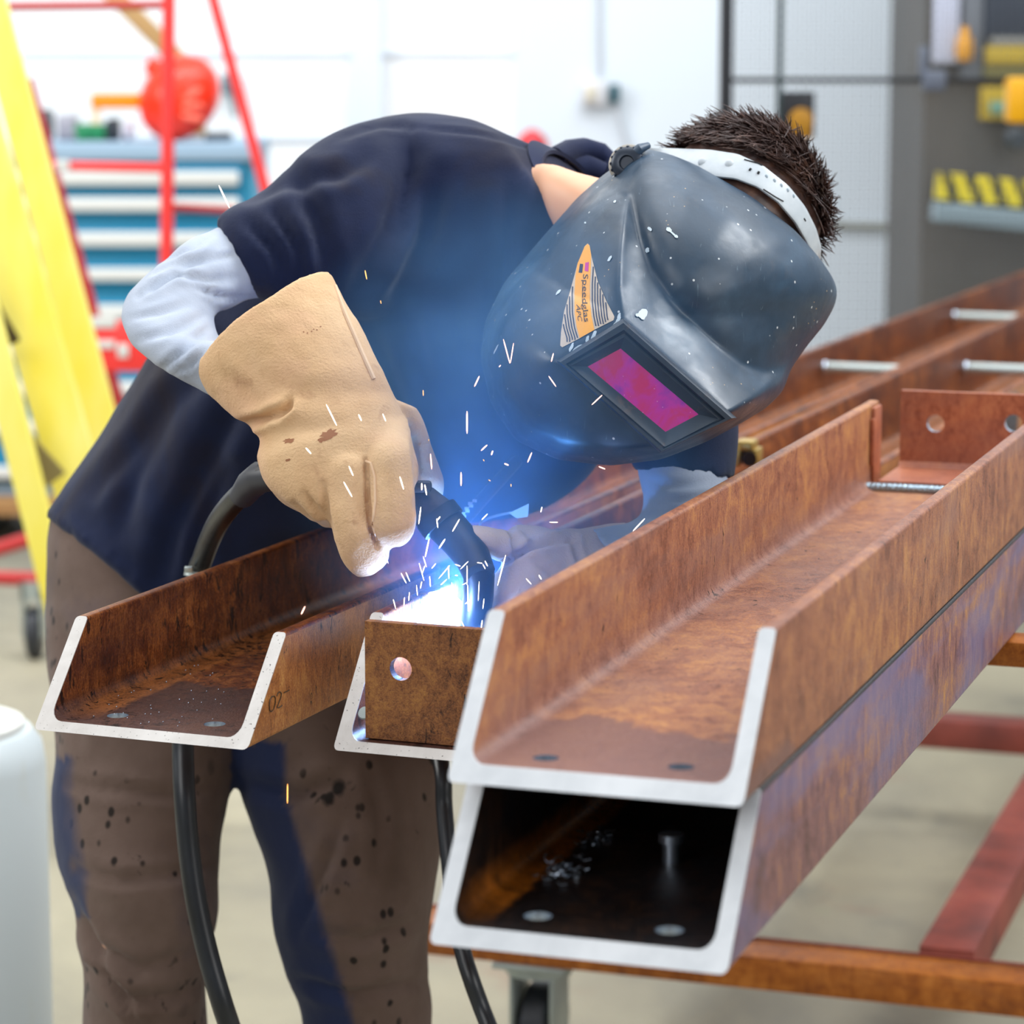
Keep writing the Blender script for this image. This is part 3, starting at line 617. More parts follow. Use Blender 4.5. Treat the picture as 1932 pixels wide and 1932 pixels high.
for k in range(60):
    x_, y_ = rs.uniform(150, 430), rs.uniform(1250, 1385); p = on_web(x_, y_, oL, .0078); l = to_lx(p, oL)
    if .02 < l.x < .18 and l.y > .02: mb.ellipsoid(p, ((.0007, 0, 0), (0, .0007, 0), (0, 0, .0006)), 6, 4)
solo('weld_spatter', mb, M_bright, 'tiny bright spatter grains on the web of the left channel', 'spatter', tuple(on_web(290, 1330, oL, .0078)), kind='stuff')
p = on_z(1408, 868, ZB+.1009)
brass = thing('brass_clamp', 'small brass-coloured clamp on the beam beside the navy sleeve', 'clamp', tuple(p))
M_brass = newmat('brass', lin('#b89a52'), .35, .5)
c = to_lx(p, oM); R3 = Matrix.Rotation(-PSI, 3, 'Z')
mb = MB(); mb.box(p+Vector((0, 0, .018)), (.022, .03, .012), R3, bev=.003); mb.box(p+Vector((-.008, 0, .006)), (.008, .03, .024), R3, bev=.002); mb.box(p+Vector((.012, .002, .004)), (.008, .03, .02), R3, bev=.002); part('jaw', mb, M_brass, brass)
mb = MB(); mb.tube([p+Vector((.002, -.022, .004)), p+Vector((.002, .02, .004))], .0085, 14); part('screw', mb, newmat('clamp_dark', lin('#2a2018'), .4, .5), brass, 'dark clamp screw')

# ------------------------------------------------------------------ the bench that carries them
fx = to_lx(on_z(1905, 1210, ZB), (0, 0, 0)); yb1 = fx.y
bench = thing('welding_bench', 'rusty steel bench frame carrying the channels on its crossbars', 'bench', (0, 0, 0), -PSI)
def bbox(name, x1, x2, y1, y2, z1, z2, m, lab=None):
    mb = MB(); mb.box(((x1+x2)/2, (y1+y2)/2, (z1+z2)/2), (x2-x1, y2-y1, z2-z1), bev=.003); return part(name, mb, m, bench, lab, local=True)
lxB = to_lx(oB, (0, 0, 0)).x; lxL = to_lx(oL, (0, 0, 0)).x
bbox('crossbar', lxB-.02, lxB+.62, yb1, yb1+.05, ZB-.026, ZB-.0005, M_rust_bench)
bbox('crossbar', lxL-.03, lxB+.62, yb1+1.55, yb1+1.6, ZB-.051, ZB-.0005, M_rust_bench)
HB = .2
f1 = to_lx(on_z(1391, 1802, HB), (0, 0, 0)); f2 = to_lx(on_z(700, 1780, HB), (0, 0, 0))
bbox('base_bar', f2.x, lxB+.95, f1.y, f1.y+.006, HB-.044, HB, M_rust_bench); bbox('base_bar', f2.x, lxB+.95, f1.y, f1.y+.075, HB-.006, HB, M_rust_bench)
bbox('base_back', f2.x, lxB+.95, f1.y+.07, f1.y+.076, HB, HB+.004, M_redoxide)
b1 = to_lx(on_z(1786, 1789, HB), (0, 0, 0)); b2 = to_lx(on_z(1985, 1445, HB), (0, 0, 0))
mb = MB(); mb.bar(b1-Vector((0, 0, .03)), b2+(b2-b1)*.6-Vector((0, 0, .03)), .072, .06, bev=.002); part('side_rail', mb, M_redoxide, bench, 'red oxide painted side rail', local=True)
e1 = to_lx(on_z(1800, 1360, HB), (0, 0, 0)); bbox('rear_bar', lxB-.3, lxB+2.0, e1.y, e1.y+.07, HB-.052, HB, M_redoxide, 'dark red rear bar')
for (px_, yy, ztop) in ((1215, f1.y+.02, ZB-.052),):
    w = on_y(px_, 1400, 3.6); A = Vector((SA, CA, 0)); r_ = ray(1180, 1500); lx = to_lx(EYE+r_*((f1.y+.03-EYE.dot(A))/r_.dot(A)), (0, 0, 0)).x
    bbox('post', lx-.025, lx+.025, f1.y+.008, f1.y+.058, HB, ZB-.052, M_rust_bench); bbox('upper_rail', lx-.025, lx+.025, yb1-.1, yb1+1.62, ZB-.077, ZB-.0515, M_rust_bench)
    bbox('packer', lx-.03, lx+.03, yb1, yb1+.05, ZB-.0515, ZB-.0265, M_rust_bench)
A = Vector((SA, CA, 0)); r_ = ray(1230, 1400); lr = to_lx(EYE+r_*((e1.y+.03-EYE.dot(A))/r_.dot(A)), (0, 0, 0)).x
bbox('post', lr-.025, lr+.025, e1.y+.01, e1.y+.06, HB, ZB-.079, M_rust_bench)
bbox('base_beam', lx-.03, lx+.03, f1.y+.07, e1.y, HB-.05, HB-.002, M_redoxide)
cw = to_lx(on_z(968, 1852, HB-.046), (0, 0, 0)); cw.y = f1.y+.045
for k, cx in enumerate((cw.x, lxB+.9)):
    zc_ = HB-.044
    mb = MB(); mb.box((cx, cw.y, zc_-.004), (.1, .1, .008), bev=.002); mb.lathe((cx, cw.y, zc_-.008), (0, 0, -1), [(.045, 0), (.045, .012), (.03, .016), (0, .016)])
    for s_ in (-1, 1): mb.box((cx+s_*.028, cw.y, zc_-.06), (.006, .07, .09), bev=.002)
    cs = part('caster', mb, M_zinc, bench, 'galvanised caster', local=True)
    mb = MB(); r_ = (zc_-.01)/2-.002; mb.lathe((cx-.02, cw.y+.02, .058), (1, 0, 0), [(0, 0), (.05, 0), (.057, .006), (.057, .034), (.05, .04), (0, .04)], 28); part('wheel', mb, M_dark, cs, 'dark caster wheel', local=True)
# other two casters stand at the back of the frame
for cx in (lr, lxB+1.9):
    mb = MB(); mb.box((cx, e1.y+.035, HB-.058), (.09, .09, .01)); mb.box((cx-.028, e1.y+.035, .1), (.006, .06, .09)); mb.box((cx+.028, e1.y+.035, .1), (.006, .06, .09))
    cs = part('caster', mb, M_zinc, bench, None, local=True)
    mb = MB(); mb.lathe((cx-.02, e1.y+.04, .058), (1, 0, 0), [(0, 0), (.05, 0), (.057, .006), (.057, .034), (.05, .04), (0, .04)], 24); part('wheel', mb, M_dark, cs, None, local=True)
# ------------------------------------------------------------------ the welder
M_skin = newmat('skin', lin('#e8b08c'), .5); M_skin.node_tree.nodes['Principled BSDF'].inputs['Subsurface Weight'].default_value = .08
def cloth(name, a, b, sc=900, rough=.85, stain=None, bmp=.35):
    m = newmat(name, rough=rough, spec=.2); n = N(m); c = n.ramp(n.noise(7, 5, .6, .3), [(.3, lin(a)), (.7, lin(b))])
    if stain: c = stain(n, c)
    n.color(c); n.bump(n.math('ADD', n.noise(sc, 2), n.math('MULTIPLY', n.noise(38, 4, .6, .6, 3), 1.5)), bmp, .0012)
    m.node_tree.nodes['Principled BSDF'].inputs['Sheen Weight'].default_value = .12; m.node_tree.nodes['Principled BSDF'].inputs['Sheen Roughness'].default_value = .5
    return m
M_navy = cloth('navy_cotton', '#0e1630', '#152142', stain=lambda n, c: n.mix(n.math('MULTIPLY', n.mask(n.noise((5, 9, 3), 4, .6, .3, 8), .56, .72), .6), c, lin('#22160f')))
M_navy2 = cloth('navy_ribbing', '#0f1834', '#16244a', 1400)
M_grey = cloth('grey_jersey', '#98a3b6', '#bdc6d4', 700)
def oil(n, c):
    v = n.voro((24, 24, 17), 2); c = n.mix(n.math('MULTIPLY', n.mask(n.math('ADD', v, n.math('MULTIPLY', n.noise(90, 3, .6, 0, 21), .16)), .30, .20), n.mask(n.noise(5, 3, .5, 0, 7), .5, .6)), c, lin('#1c1613'))
    c = n.mix(n.math('MULTIPLY', n.mask(n.noise((42, 42, 26), 4, .6, .5, 15), .66, .72), .75), c, lin('#241c18'))
    v = n.voro((55, 55, 40), 5); c = n.mix(n.math('MULTIPLY', n.mask(v, .26, .16), n.mask(n.noise(6, 3, .5, 0, 3), .45, .52)), c, lin('#201915'))
    return n.mix(n.math('MULTIPLY', n.mask(n.noise(4.5, 5, .6, .5, 12), .52, .70), .5), c, lin('#2e3048'))
M_trous = cloth('brown_trousers', '#55443b', '#6f5d55', 600, stain=oil)
M_tnavy = cloth('navy_trouser_panel', '#1c2645', '#28345a', 600)
def suede_stain(n, c):
    c = n.mix(n.math('MULTIPLY', n.mask(n.noise(26, 4, .6, .4, 9), .62, .76), .55), c, lin('#8a5638'))
    c = n.mix(n.math('MULTIPLY', n.mask(n.noise(60, 3, .6, .4, 4), .64, .78), .35), c, lin('#a0764f'))
    return n.mix(n.math('MULTIPLY', n.mask(n.noise(9, 3, .5, .3, 14), .5, .72), .6), c, lin('#e2b598'))
M_suede = cloth('tan_suede', '#c79d72', '#e2c198', 420, .9, suede_stain, .7)
M_suede_lit = cloth('arc_lit_suede', '#c8aea0', '#e6d3c6', 420, .9, None, .7)  # paler suede copy, arc light on far glove put into its colour
M_seam = newmat('seam_piping', lin('#e0bf9c'), .8)
M_hair = newmat('dark_brown_hair', lin('#2a1c1a'), .42, spec=.6); n = N(M_hair); n.color(n.ramp(n.noise((60, 60, 60), 3), [(.3, lin('#2a1a18')), (.55, lin('#4a322b')), (.75, lin('#74503e'))]))

# -- body: one continuous figure under the clothes
BODY = MB()
def shrink(rings, k, kt=None):
    out = []
    for r in rings:
        r = list(r)+[0]*(9-len(r)); cx, cy = (r[0]+r[2])/2, (r[1]+r[3])/2
        out.append((cx+(r[0]-cx)*k, cy+(r[1]-cy)*k, cx+(r[2]-cx)*k, cy+(r[3]-cy)*k, r[4], r[5]*(kt or k), r[6]*k, r[7]*k, r[8]*k))
    return out
torso = [(90, 962, 436, 1236, 3.10, .125), (150, 878, 500, 1180, 3.09, .13), (214, 776, 550, 1085, 3.07, .135), (288, 662, 650, 1005, 3.03, .14),
         (366, 540, 785, 985, 2.98, .14), (452, 432, 912, 985, 2.94, .14), (545, 330, 1040, 955, 2.91, .135), (645, 247, 1140, 860, 2.89, .13),
         (765, 215, 1210, 700, 2.87, .12), (885, 221, 1235, 590, 2.86, .10), (985, 266, 1205, 535, 2.85, .075, -34, 12), (1034, 291, 1165, 500, 2.84, .055, -42, 16)]
sleeveR = [(405, 415, 488, 568, 2.745, .040), (432, 396, 515, 572, 2.75, .052), (485, 366, 600, 585, 2.765, .062), (548, 316, 690, 600, 2.785, .072), (620, 255, 790, 600, 2.81, .082), (730, 222, 870, 570, 2.86, .085), (800, 240, 930, 540, 2.88, .07)]
armR = [(800, 320, 760, 520, 2.84, .04), (640, 330, 700, 530, 2.81, .04), (510, 392, 550, 560, 2.765, .038), (424, 424, 474, 564, 2.742, .038), (352, 455, 425, 585, 2.715, .046), (285, 506, 405, 595, 2.69, .046), (238, 560, 408, 625, 2.665, .047),
        (228, 605, 425, 655, 2.645, .046), (250, 650, 470, 640, 2.625, .045), (300, 690, 520, 625, 2.60, .044), (380, 738, 560, 608, 2.58, .038), (420, 762, 606, 632, 2.565, .036)]
sleeveL = [(1110, 380, 1220, 640, 2.86, .08), (1180, 480, 1330, 660, 2.82, .075), (1190, 620, 1385, 720, 2.78, .068), (1185, 760, 1395, 800, 2.75, .062), (1190, 862, 1392, 885, 2.735, .058), (1196, 884, 1390, 908, 2.73, .056)]
armL = [(1190, 700, 1370, 740, 2.76, .048), (1200, 830, 1378, 850, 2.74, .05), (1202, 890, 1375, 905, 2.725, .052), (1212, 935, 1385, 950, 2.71, .05), (1205, 970, 1390, 1015, 2.69, .042), (1170, 990, 1310, 1080, 2.655, .040), (1110, 995, 1215, 1120, 2.62, .036), (1040, 1000, 1110, 1130, 2.60, .034)]
neck = [(960, 320, 1090, 560, 2.85, .075), (1030, 306, 1120, 520, 2.80, .066), (1090, 325, 1200, 540, 2.77, .06), (1170, 345, 1320, 560, 2.76, .062)]
legR = [(112, 930, 420, 1160, 3.10, .118), (90, 1010, 436, 1190, 3.105, .126), (88, 1120, 440, 1240, 3.10, .135), (90, 1250, 448, 1330, 3.07, .13), (102, 1400, 440, 1432, 3.05, .12), (94, 1500, 430, 1490, 3.04, .115), (98, 1590, 415, 1600, 3.03, .11), (128, 1690, 409, 1720, 3.02, .105),
        (150, 1800, 388, 1810, 3.03, .10), (156, 1932, 394, 1932, 3.04, .095), (160, 2120, 388, 2120, 3.06, .085), (165, 2400, 380, 2400, 3.07, .08)]
legL = [(300, 1120, 520, 1210, 3.14, .13), (330, 1230, 640, 1290, 3.13, .135), (395, 1340, 770, 1350, 3.10, .13), (440, 1440, 838, 1440, 3.07, .125), (472, 1550, 832, 1550, 3.05, .12), (505, 1650, 824, 1650, 3.04, .115), (516, 1750, 812, 1750, 3.04, .11),
        (540, 1840, 808, 1840, 3.05, .10), (568, 1932, 815, 1932, 3.06, .095), (565, 2120, 800, 2120, 3.08, .085), (560, 2400, 780, 2400, 3.09, .08)]
BODY.loft(shrink(torso, .78), 3); BODY.loft(shrink(armR, .6), 3); BODY.loft(shrink(armL, .62), 3); BODY.loft(neck, 4); BODY.loft(shrink(legR, .82), 3); BODY.loft(shrink(legL, .82), 3)
HC_ = P(1376, 430, 2.745); HR = .0905
def face_dirs():
    up = (P(1460, 300, 2.76)-P(1300, 560, 2.72)).normalized(); fr = (P(1225, 620, 2.52)-P(1360, 440, 2.76)); fr = (fr-up*fr.dot(up)).normalized(); return up, fr, up.cross(fr)
hu, hf, hs = face_dirs()
BODY.ellipsoid(HC_, (hf*HR, hs*HR*.86, hu*HR*1.06), 32, 20)
BODY.ellipsoid(HC_+hf*.03-hu*.075, (hf*.062, hs*.056, hu*.075), 24, 14)
BODY.ellipsoid(HC_+hf*.100-hu*.045, (hf*.017, hs*.013, hu*.024), 14, 10)
for s_ in (-1, 1): BODY.ellipsoid(HC_+hs*s_*.078-hu*.02, (hf*.016, hs*.008, hu*.026), 12, 8)
for lines in ([(470, 800), (560, 850), (640, 920)], ): pass
hand_c = [(540, 700, 2.56), (620, 800, 2.53), (680, 880, 2.52)]
BODY.tube([P(*p) for p in hand_c], [.026, .028, .022], 14)
BODY.tube([P(1100, 1075, 2.62), P(1030, 1080, 2.60), (P(960, 1085, 2.59))], [.018, .02, .014], 14)
loc = Vector((P(300, 1200, 3.08).x, P(300, 1200, 3.08).y, 0))
bme = remesh(BODY.mesh('person', loc), .008, 4)
person = put('person', bme, M_skin, None, loc, True, 180)
tag(person, 'person in navy T-shirt bending over the channels, welding in gauntlets and mask', 'person')

def garment(name, lofts, mats, voxel, creases, nz, label, smooth=6, parent=None, mesh_only=False):
    mb = MB()
    for rings, sub in lofts: mb.loft(rings, sub)
    me = remesh(mb.mesh(name, loc), voxel, smooth); sculpt(me, loc, creases, nz)
    o = put(name, me, mats, parent or person, None, True, 180)
    if label: o['label'] = label
    return o
shirt_folds = [([(775, 250), (772, 340), (762, 430), (720, 520), (690, 560)], 7, 0.0033), ([(690, 300), (640, 330), (560, 340), (470, 372)], 16, 0.0060), ([(560, 330), (600, 420), (620, 520)], 18, 0.0090),
    ([(470, 420), (520, 470), (552, 560)], 12, 0.0075), ([(520, 400), (560, 470), (575, 560)], 12, 0.0075), ([(780, 300), (740, 430), (660, 560)], 22, 0.0090), ([(830, 330), (800, 460), (730, 600)], 20, 0.0075),
    ([(965, 330), (955, 450), (950, 560), (930, 700)], 18, 0.0075), ([(985, 310), (975, 420), (980, 520)], 6, 0.0027), ([(790, 243), (900, 255), (1000, 280), (1032, 292)], 5, 0.0027), ([(640, 262), (720, 236), (785, 246)], 7, 0.0030),
    ([(420, 650), (330, 760), (250, 900), (230, 1000)], 20, 0.0090), ([(470, 720), (400, 850), (330, 1000), (300, 1100)], 22, 0.0105), ([(330, 720), (260, 830), (180, 930)], 16, 0.0075), ([(430, 880), (380, 1000), (370, 1110)], 18, 0.0090),
    ([(115, 960), (150, 1050), (205, 1130), (250, 1190)], 6, 0.0033), ([(850, 520), (870, 650), (850, 780), (800, 880)], 26, 0.0090), ([(760, 560), (800, 700), (820, 820)], 22, 0.0075), ([(700, 620), (750, 760), (790, 880)], 20, 0.0075)]
hem = [(84, 972, 446, 1262, 3.105, .132), (90, 958, 440, 1240, 3.10, .135)]
shirt = garment('t_shirt', [(torso, 5), (sleeveR, 5), (sleeveL, 4), (hem, 1)], M_navy, .0062, shirt_folds, ((9, .004), (24, .0016)), 'navy T-shirt', 5)
# collar ribbing round the neck
mb = MB(); ring = []
for r in ((1000, 272, 1196, 530, 2.848, .072, -36, 14), (1030, 288, 1170, 505, 2.842, .060, -41, 16), (1038, 291, 1164, 500, 2.838, .056, -42, 16)): ring.append(r)
mb.loft(ring, 4, 48, cap=False)
me = evaluated(mb.mesh('collar', loc), [('SOLIDIFY', dict(thickness=.004, offset=1))]); put('collar', me, M_navy2, shirt, None, True, 60)
mb = MB(); pts = [P(1046, 300, 2.875), P(1072, 288, 2.90), P(1102, 284, 2.915), P(1130, 292, 2.92), P(1152, 312, 2.92), P(1160, 345, 2.90)]
mb.tube(pts, [.012, .013, .013, .013, .012, .01], 12); mb.tube([P(1060, 322, 2.89), P(1100, 318, 2.91), P(1140, 330, 2.91)], [.012, .016, .012], 12)
part('far_collar', mb, M_navy2, shirt)
sl_folds = [([(440, 480), (360, 500), (285, 545)], 7, .005), ([(455, 520), (390, 530), (330, 520), (260, 560)], 6, .004), ([(400, 440), (360, 470), (300, 490)], 6, .004), ([(470, 560), (420, 560), (370, 545)], 6, .005), ([(300, 700), (350, 660), (390, 620)], 7, .004), ([(260, 640), (320, 630), (380, 600)], 8, .004),
    ([(420, 465), (380, 490), (340, 500), (290, 520)], 5, .003), ([(330, 700), (360, 690), (385, 660)], 5, .003), ([(245, 600), (300, 590), (350, 575)], 7, .003)]
garment('sleeve', [(armR[1:], 5)], M_grey, .0045, sl_folds, ((16, .003), (45, .0009)), 'pale grey jersey sleeve', 5)
slL = [([(1212, 905), (1270, 920), (1340, 910)], 8, .003), ([(1215, 930), (1280, 945), (1350, 935)], 8, .003), ([(1215, 955), (1290, 970), (1360, 960)], 8, .0028), ([(1230, 975), (1300, 990), (1370, 985)], 8, .0025)]
garment('sleeve', [(armL[:-1], 5)], M_grey, .0045, slL, ((16, .003), (45, .0009)), 'pale grey jersey sleeve at the far wrist', 5)
tr_folds = [([(120, 1480), (220, 1490), (330, 1500), (420, 1480)], 11, 0.0051), ([(140, 1640), (230, 1660), (330, 1650), (400, 1630)], 11, 0.0059), ([(130, 1700), (180, 1790), (260, 1830), (350, 1800)], 12, 0.0085), ([(170, 1830), (240, 1890), (330, 1880), (390, 1850)], 11, 0.0085),
    ([(150, 1740), (200, 1840), (260, 1932)], 8, 0.0068), ([(110, 1180), (130, 1260), (150, 1400)], 14, 0.0068), ([(470, 1480), (560, 1500), (640, 1470)], 16, 0.0085), ([(640, 1560), (600, 1660), (560, 1760)], 12, 0.0068), ([(600, 1760), (680, 1780), (780, 1740)], 12, 0.0076), ([(560, 1850), (660, 1880), (800, 1850)], 11, 0.0085), ([(700, 1450), (720, 1560), (700, 1680)], 12, 0.0051)]
trous = garment('trousers', [(legR, 5), (legL, 5)], M_trous, .0075, tr_folds, ((10, .0045), (30, .0014)), 'oil-spotted brown work trousers', 6)
me = trous.data; at_ = me.attributes.new('panel', 'FLOAT', 'POINT')     # navy panels sewn into the side seam and the inner leg
for i, v in enumerate(me.vertices):
    x, y, d = proj(v.co+loc); nx = v.normal.x
    a_ = min(1, max(0, (-nx-.72)*8)) if 1430 < y < 1730 and x < 300 else 0
    b_ = min(1, max(0, (545+max(0, y-1500)*.30-x)/14)) if x > 436 and y > 1400 else 0
    at_.data[i].value = max(a_, b_)
n = N(M_trous); an = n.t.nodes.new('ShaderNodeAttribute'); an.attribute_name = 'panel'; src = n.b.inputs['Base Color'].links[0].from_socket
n.color(n.mix(an.outputs['Fac'], src, lin('#222c4c')))
for cx, cy, dd in ((272, 2420, 3.06), (672, 2420, 3.08)):
    c = P(cx, cy, dd); mb = MB()
    mb.ellipsoid((c.x, c.y-.05, .045), ((.052, 0, 0), (0, .145, 0), (0, 0, .05)), 20, 12); mb.tube([(c.x, c.y+.02, .03), (c.x, c.y+.02, .16)], [.055, .05], 18); mb.box((c.x, c.y-.05, .012), (.1, .27, .024), bev=.01)
    part('boot', mb, M_black, person, 'dark work boot')

# -- hair
def inside1(pt, poly):
    r = False; j = len(poly)-1
    for i in range(len(poly)):
        (xi, yi), (xj, yj) = poly[i], poly[j]
        if (yi > pt[1]) != (yj > pt[1]) and pt[0] < (xj-xi)*(pt[1]-yi)/(yj-yi)+xi: r = not r
        j = i
    return r
BANDPOLY = [(1200, 270), (1340, 279), (1395, 287), (1446, 309), (1494, 347), (1526, 388), (1545, 428), (1560, 500), (1534, 500), (1514, 452), (1496, 422), (1466, 386), (1426, 356), (1386, 341), (1336, 336), (1230, 306)]
mb = MB(); mb.ellipsoid(HC_+hu*.004, (hf*HR*1.03, hs*HR*.90, hu*HR*1.09), 32, 20)
rs = random.Random(11)
for k in range(9500):
    z = rs.uniform(-.35, 1); a = rs.uniform(0, 6.283); q_ = math.sqrt(max(0, 1-z*z)); dirv = hf*(q_*math.cos(a)) + hs*(q_*math.sin(a)*.88) + hu*z*1.06
    if dirv.dot(hf) > .86 and z < .2: continue
    root = HC_+dirv*HR*1.01; nrm = dirv.normalized(); front = dirv.dot(FWD) < .25
    if front and inside1(proj(root)[:2], BANDPOLY): continue
    for try_ in range(6):
        flow = ((P(1200, 330, 2.6)-P(1540, 380, 2.75)).normalized()*.75 + hf*.45 - hu*.25)*(1 if try_ < 2 else .3) + hu*(.6 if try_ > 3 else 0) + Vector((rs.gauss(0, .34), rs.gauss(0, .34), rs.gauss(0, .34)))
        tg_ = (flow-nrm*flow.dot(nrm)).normalized(); L_ = rs.uniform(.02, .042)*(1.15 if z > .4 else .7)*(1 if try_ < 3 else .5); lift = rs.uniform(.08, .5) if z > .35 else rs.uniform(.02, .2)
        if not (front and any(inside1(proj(root+tg_*L_*u)[:2], BANDPOLY) for u in (.5, 1))): break
    else: continue
    pts = [root-nrm*.004]
    for j in range(1, 5):
        u = j/4; pts.append(root + tg_*L_*u + nrm*(L_*lift*u*(1-.45*u)))
    mb.tube(pts, [.0009, .0009, .0008, .0006, .0002], 3, cap=False)
hair = part('hair', mb, M_hair, person, 'short dark brown hair', angle=180)

# -- right gauntlet
cuff = [(372, 700, 622, 514, 2.585, .058, -24, -26), (384, 732, 650, 562, 2.575, .058, -18, -18), (432, 780, 692, 640, 2.56, .054), (474, 806, 726, 708, 2.548, .050), (489, 822, 752, 762, 2.54, .048), (490, 838, 770, 800, 2.535, .048),
        (484, 868, 783, 850, 2.53, .047), (500, 912, 790, 890, 2.525, .045), (540, 948, 786, 920, 2.52, .040), (590, 985, 770, 950, 2.52, .03)]
f_index = [(700, 795, 772, 790, 2.535, .028), (690, 850, 780, 840, 2.50, .026), (692, 905, 783, 900, 2.495, .026), (692, 950, 785, 955, 2.49, .0255), (697, 990, 783, 995, 2.487, .024), (706, 1016, 774, 1018, 2.487, .019), (722, 1032, 757, 1033, 2.488, .010)]
f_mid = [(625, 815, 700, 808, 2.54, .028), (602, 870, 700, 860, 2.505, .026), (610, 930, 694, 930, 2.50, .026), (618, 975, 700, 985, 2.497, .026), (632, 1020, 722, 1022, 2.497, .025), (645, 1055, 736, 1046, 2.50, .023), (660, 1078, 728, 1068, 2.502, .018), (676, 1090, 706, 1086, 2.505, .009)]
f_ring = [(540, 880, 630, 880, 2.52, .028), (545, 930, 632, 945, 2.525, .028), (570, 965, 640, 990, 2.535, .026), (600, 988, 655, 1006, 2.55, .02)]
f_small = [(492, 850, 580, 900, 2.53, .03), (498, 900, 590, 930, 2.535, .03), (530, 945, 600, 965, 2.55, .026), (565, 968, 615, 985, 2.56, .018)]
thumb = [(722, 745, 785, 770, 2.565, .022), (735, 780, 800, 800, 2.575, .026), (752, 820, 818, 850, 2.59, .025), (770, 870, 834, 895, 2.60, .024), (786, 912, 839, 922, 2.605, .021), (800, 938, 836, 940, 2.605, .012)]
gl_folds = [([(455, 800), (500, 790), (545, 768)], 9, .009), ([(525, 790), (545, 770), (548, 752)], 7, .006), ([(690, 870), (694, 930), (700, 1000), (712, 1030)], 5, .006), ([(610, 915), (617, 970), (628, 1010)], 6, .004), ([(556, 950), (590, 985), (615, 1005)], 7, .004), ([(575, 930), (600, 960), (612, 985)], 6, .004),
    ([(780, 830), (785, 900), (786, 960)], 6, .004), ([(640, 740), (700, 735), (745, 745)], 18, .002), ([(490, 720), (560, 740), (640, 742)], 20, .002), ([(420, 700), (455, 735), (480, 770)], 14, .004), ([(500, 840), (560, 812), (640, 800)], 14, .0016)]
gloveR = garment('welding_glove', [(cuff, 6), (f_index, 5), (f_mid, 5), (f_ring, 4), (f_small, 4), (thumb, 5)], M_suede, .0028, gl_folds, ((26, .0018), (80, .0006)), 'tan suede gauntlet gripping the torch', 4)
bv = bvh_world(gloveR)
def seam(pts, r, name, par, bvh, m=M_seam):
    ps = [cast(bvh, x, y, .0004) for x, y in pts]; ps = [p for p in ps if p is not None]
    if len(ps) > 2: mb = MB(); mb.tube(ps, r, 8); part(name, mb, m, par)
def dense(pl, st=7):
    out = []
    for (x1, y1), (x2, y2) in zip(pl, pl[1:]):
        k = max(1, int(math.hypot(x2-x1, y2-y1)/st)); out += [(x1+(x2-x1)*i/k, y1+(y2-y1)*i/k) for i in range(k)]
    return out+[pl[-1]]
seam(dense([(632, 540), (650, 590), (676, 650), (705, 715)]), .0022, 'seam', gloveR, bv)
seam(dense([(690, 870), (700, 874), (707, 900), (708, 945), (703, 990), (712, 1020)]), .0012, 'seam', gloveR, bv)
M_scorch = newmat('scorch', lin('#9a6a4c'), .95)
def scorch(x, y, rx, ry, an, seed):
    rs = random.Random(seed); pts = [(x+math.cos(an)*rx*math.cos(a)*q_-math.sin(an)*ry*math.sin(a)*q_, y+math.sin(an)*rx*math.cos(a)*q_+math.cos(an)*ry*math.sin(a)*q_) for a, q_ in ((6.283*i/18, rs.uniform(.6, 1.2)) for i in range(18))]
    mb = MB(); ok = [cast(bv, px_, py_, .0003) for px_, py_ in pts+[(x, y)]]
    if all(p is not None for p in ok): mb.v = ok; mb.f = [[i, (i+1) % 18, 18] for i in range(18)]; mb.m = [0]*18; part('scorch_mark', mb, M_scorch, gloveR, 'brown scorch mark', True, 180)
scorch(620, 820, 17, 10, -.4, 1); scorch(606, 830, 7, 5, 0, 2); scorch(545, 832, 11, 5, -.2, 3); scorch(543, 868, 5, 3, 0, 4)
for k_, (x, y) in enumerate(((573, 626), (580, 628), (588, 625), (592, 621), (598, 622), (605, 616))): scorch(x, y, 1.6, 1.3, 0, 10+k_)
# -- left gauntlet, behind the right-hand pair
gl = [(1180, 985, 1290, 1110, 2.66, .05), (1110, 993, 1200, 1150, 2.64, .05), (1050, 1000, 1120, 1165, 2.61, .048), (995, 1018, 1060, 1172, 2.585, .046), (950, 1058, 1005, 1178, 2.57, .042), (924, 1100, 965, 1182, 2.565, .034), (912, 1145, 930, 1184, 2.565, .018)]
gt = [(985, 1000, 1010, 1060, 2.585, .024), (950, 998, 955, 1058, 2.555, .027), (915, 990, 920, 1052, 2.545, .028), (885, 991, 892, 1040, 2.542, .023), (871, 1003, 876, 1026, 2.545, .012)]
gi = [(1050, 1000, 1060, 1045, 2.60, .02), (1010, 992, 1020, 1036, 2.60, .021), (975, 990, 985, 1030, 2.60, .02), (955, 1000, 962, 1025, 2.60, .013)]
gk = [(985, 1040, 1060, 1100, 2.575, .028), (950, 1070, 1010, 1130, 2.57, .027), (925, 1100, 975, 1155, 2.57, .025), (918, 1130, 950, 1170, 2.57, .018)]
gloveL = garment('welding_glove', [(gl, 5), (gt, 5), (gi, 4), (gk, 4)], M_suede_lit, .003, [([(935, 1075), (965, 1052), (1000, 1035), (1040, 1022), (1085, 1018)], 7, .009), ([(1078, 1010), (1092, 1060), (1096, 1120)], 6, .005), ([(960, 995), (972, 1015), (968, 1040)], 6, .006), ([(1010, 1060), (1040, 1080), (1060, 1110)], 8, .003)], ((26, .0018), (80, .0006)), 'suede gauntlet beyond the torch, arc light put into its paler colour', 4)
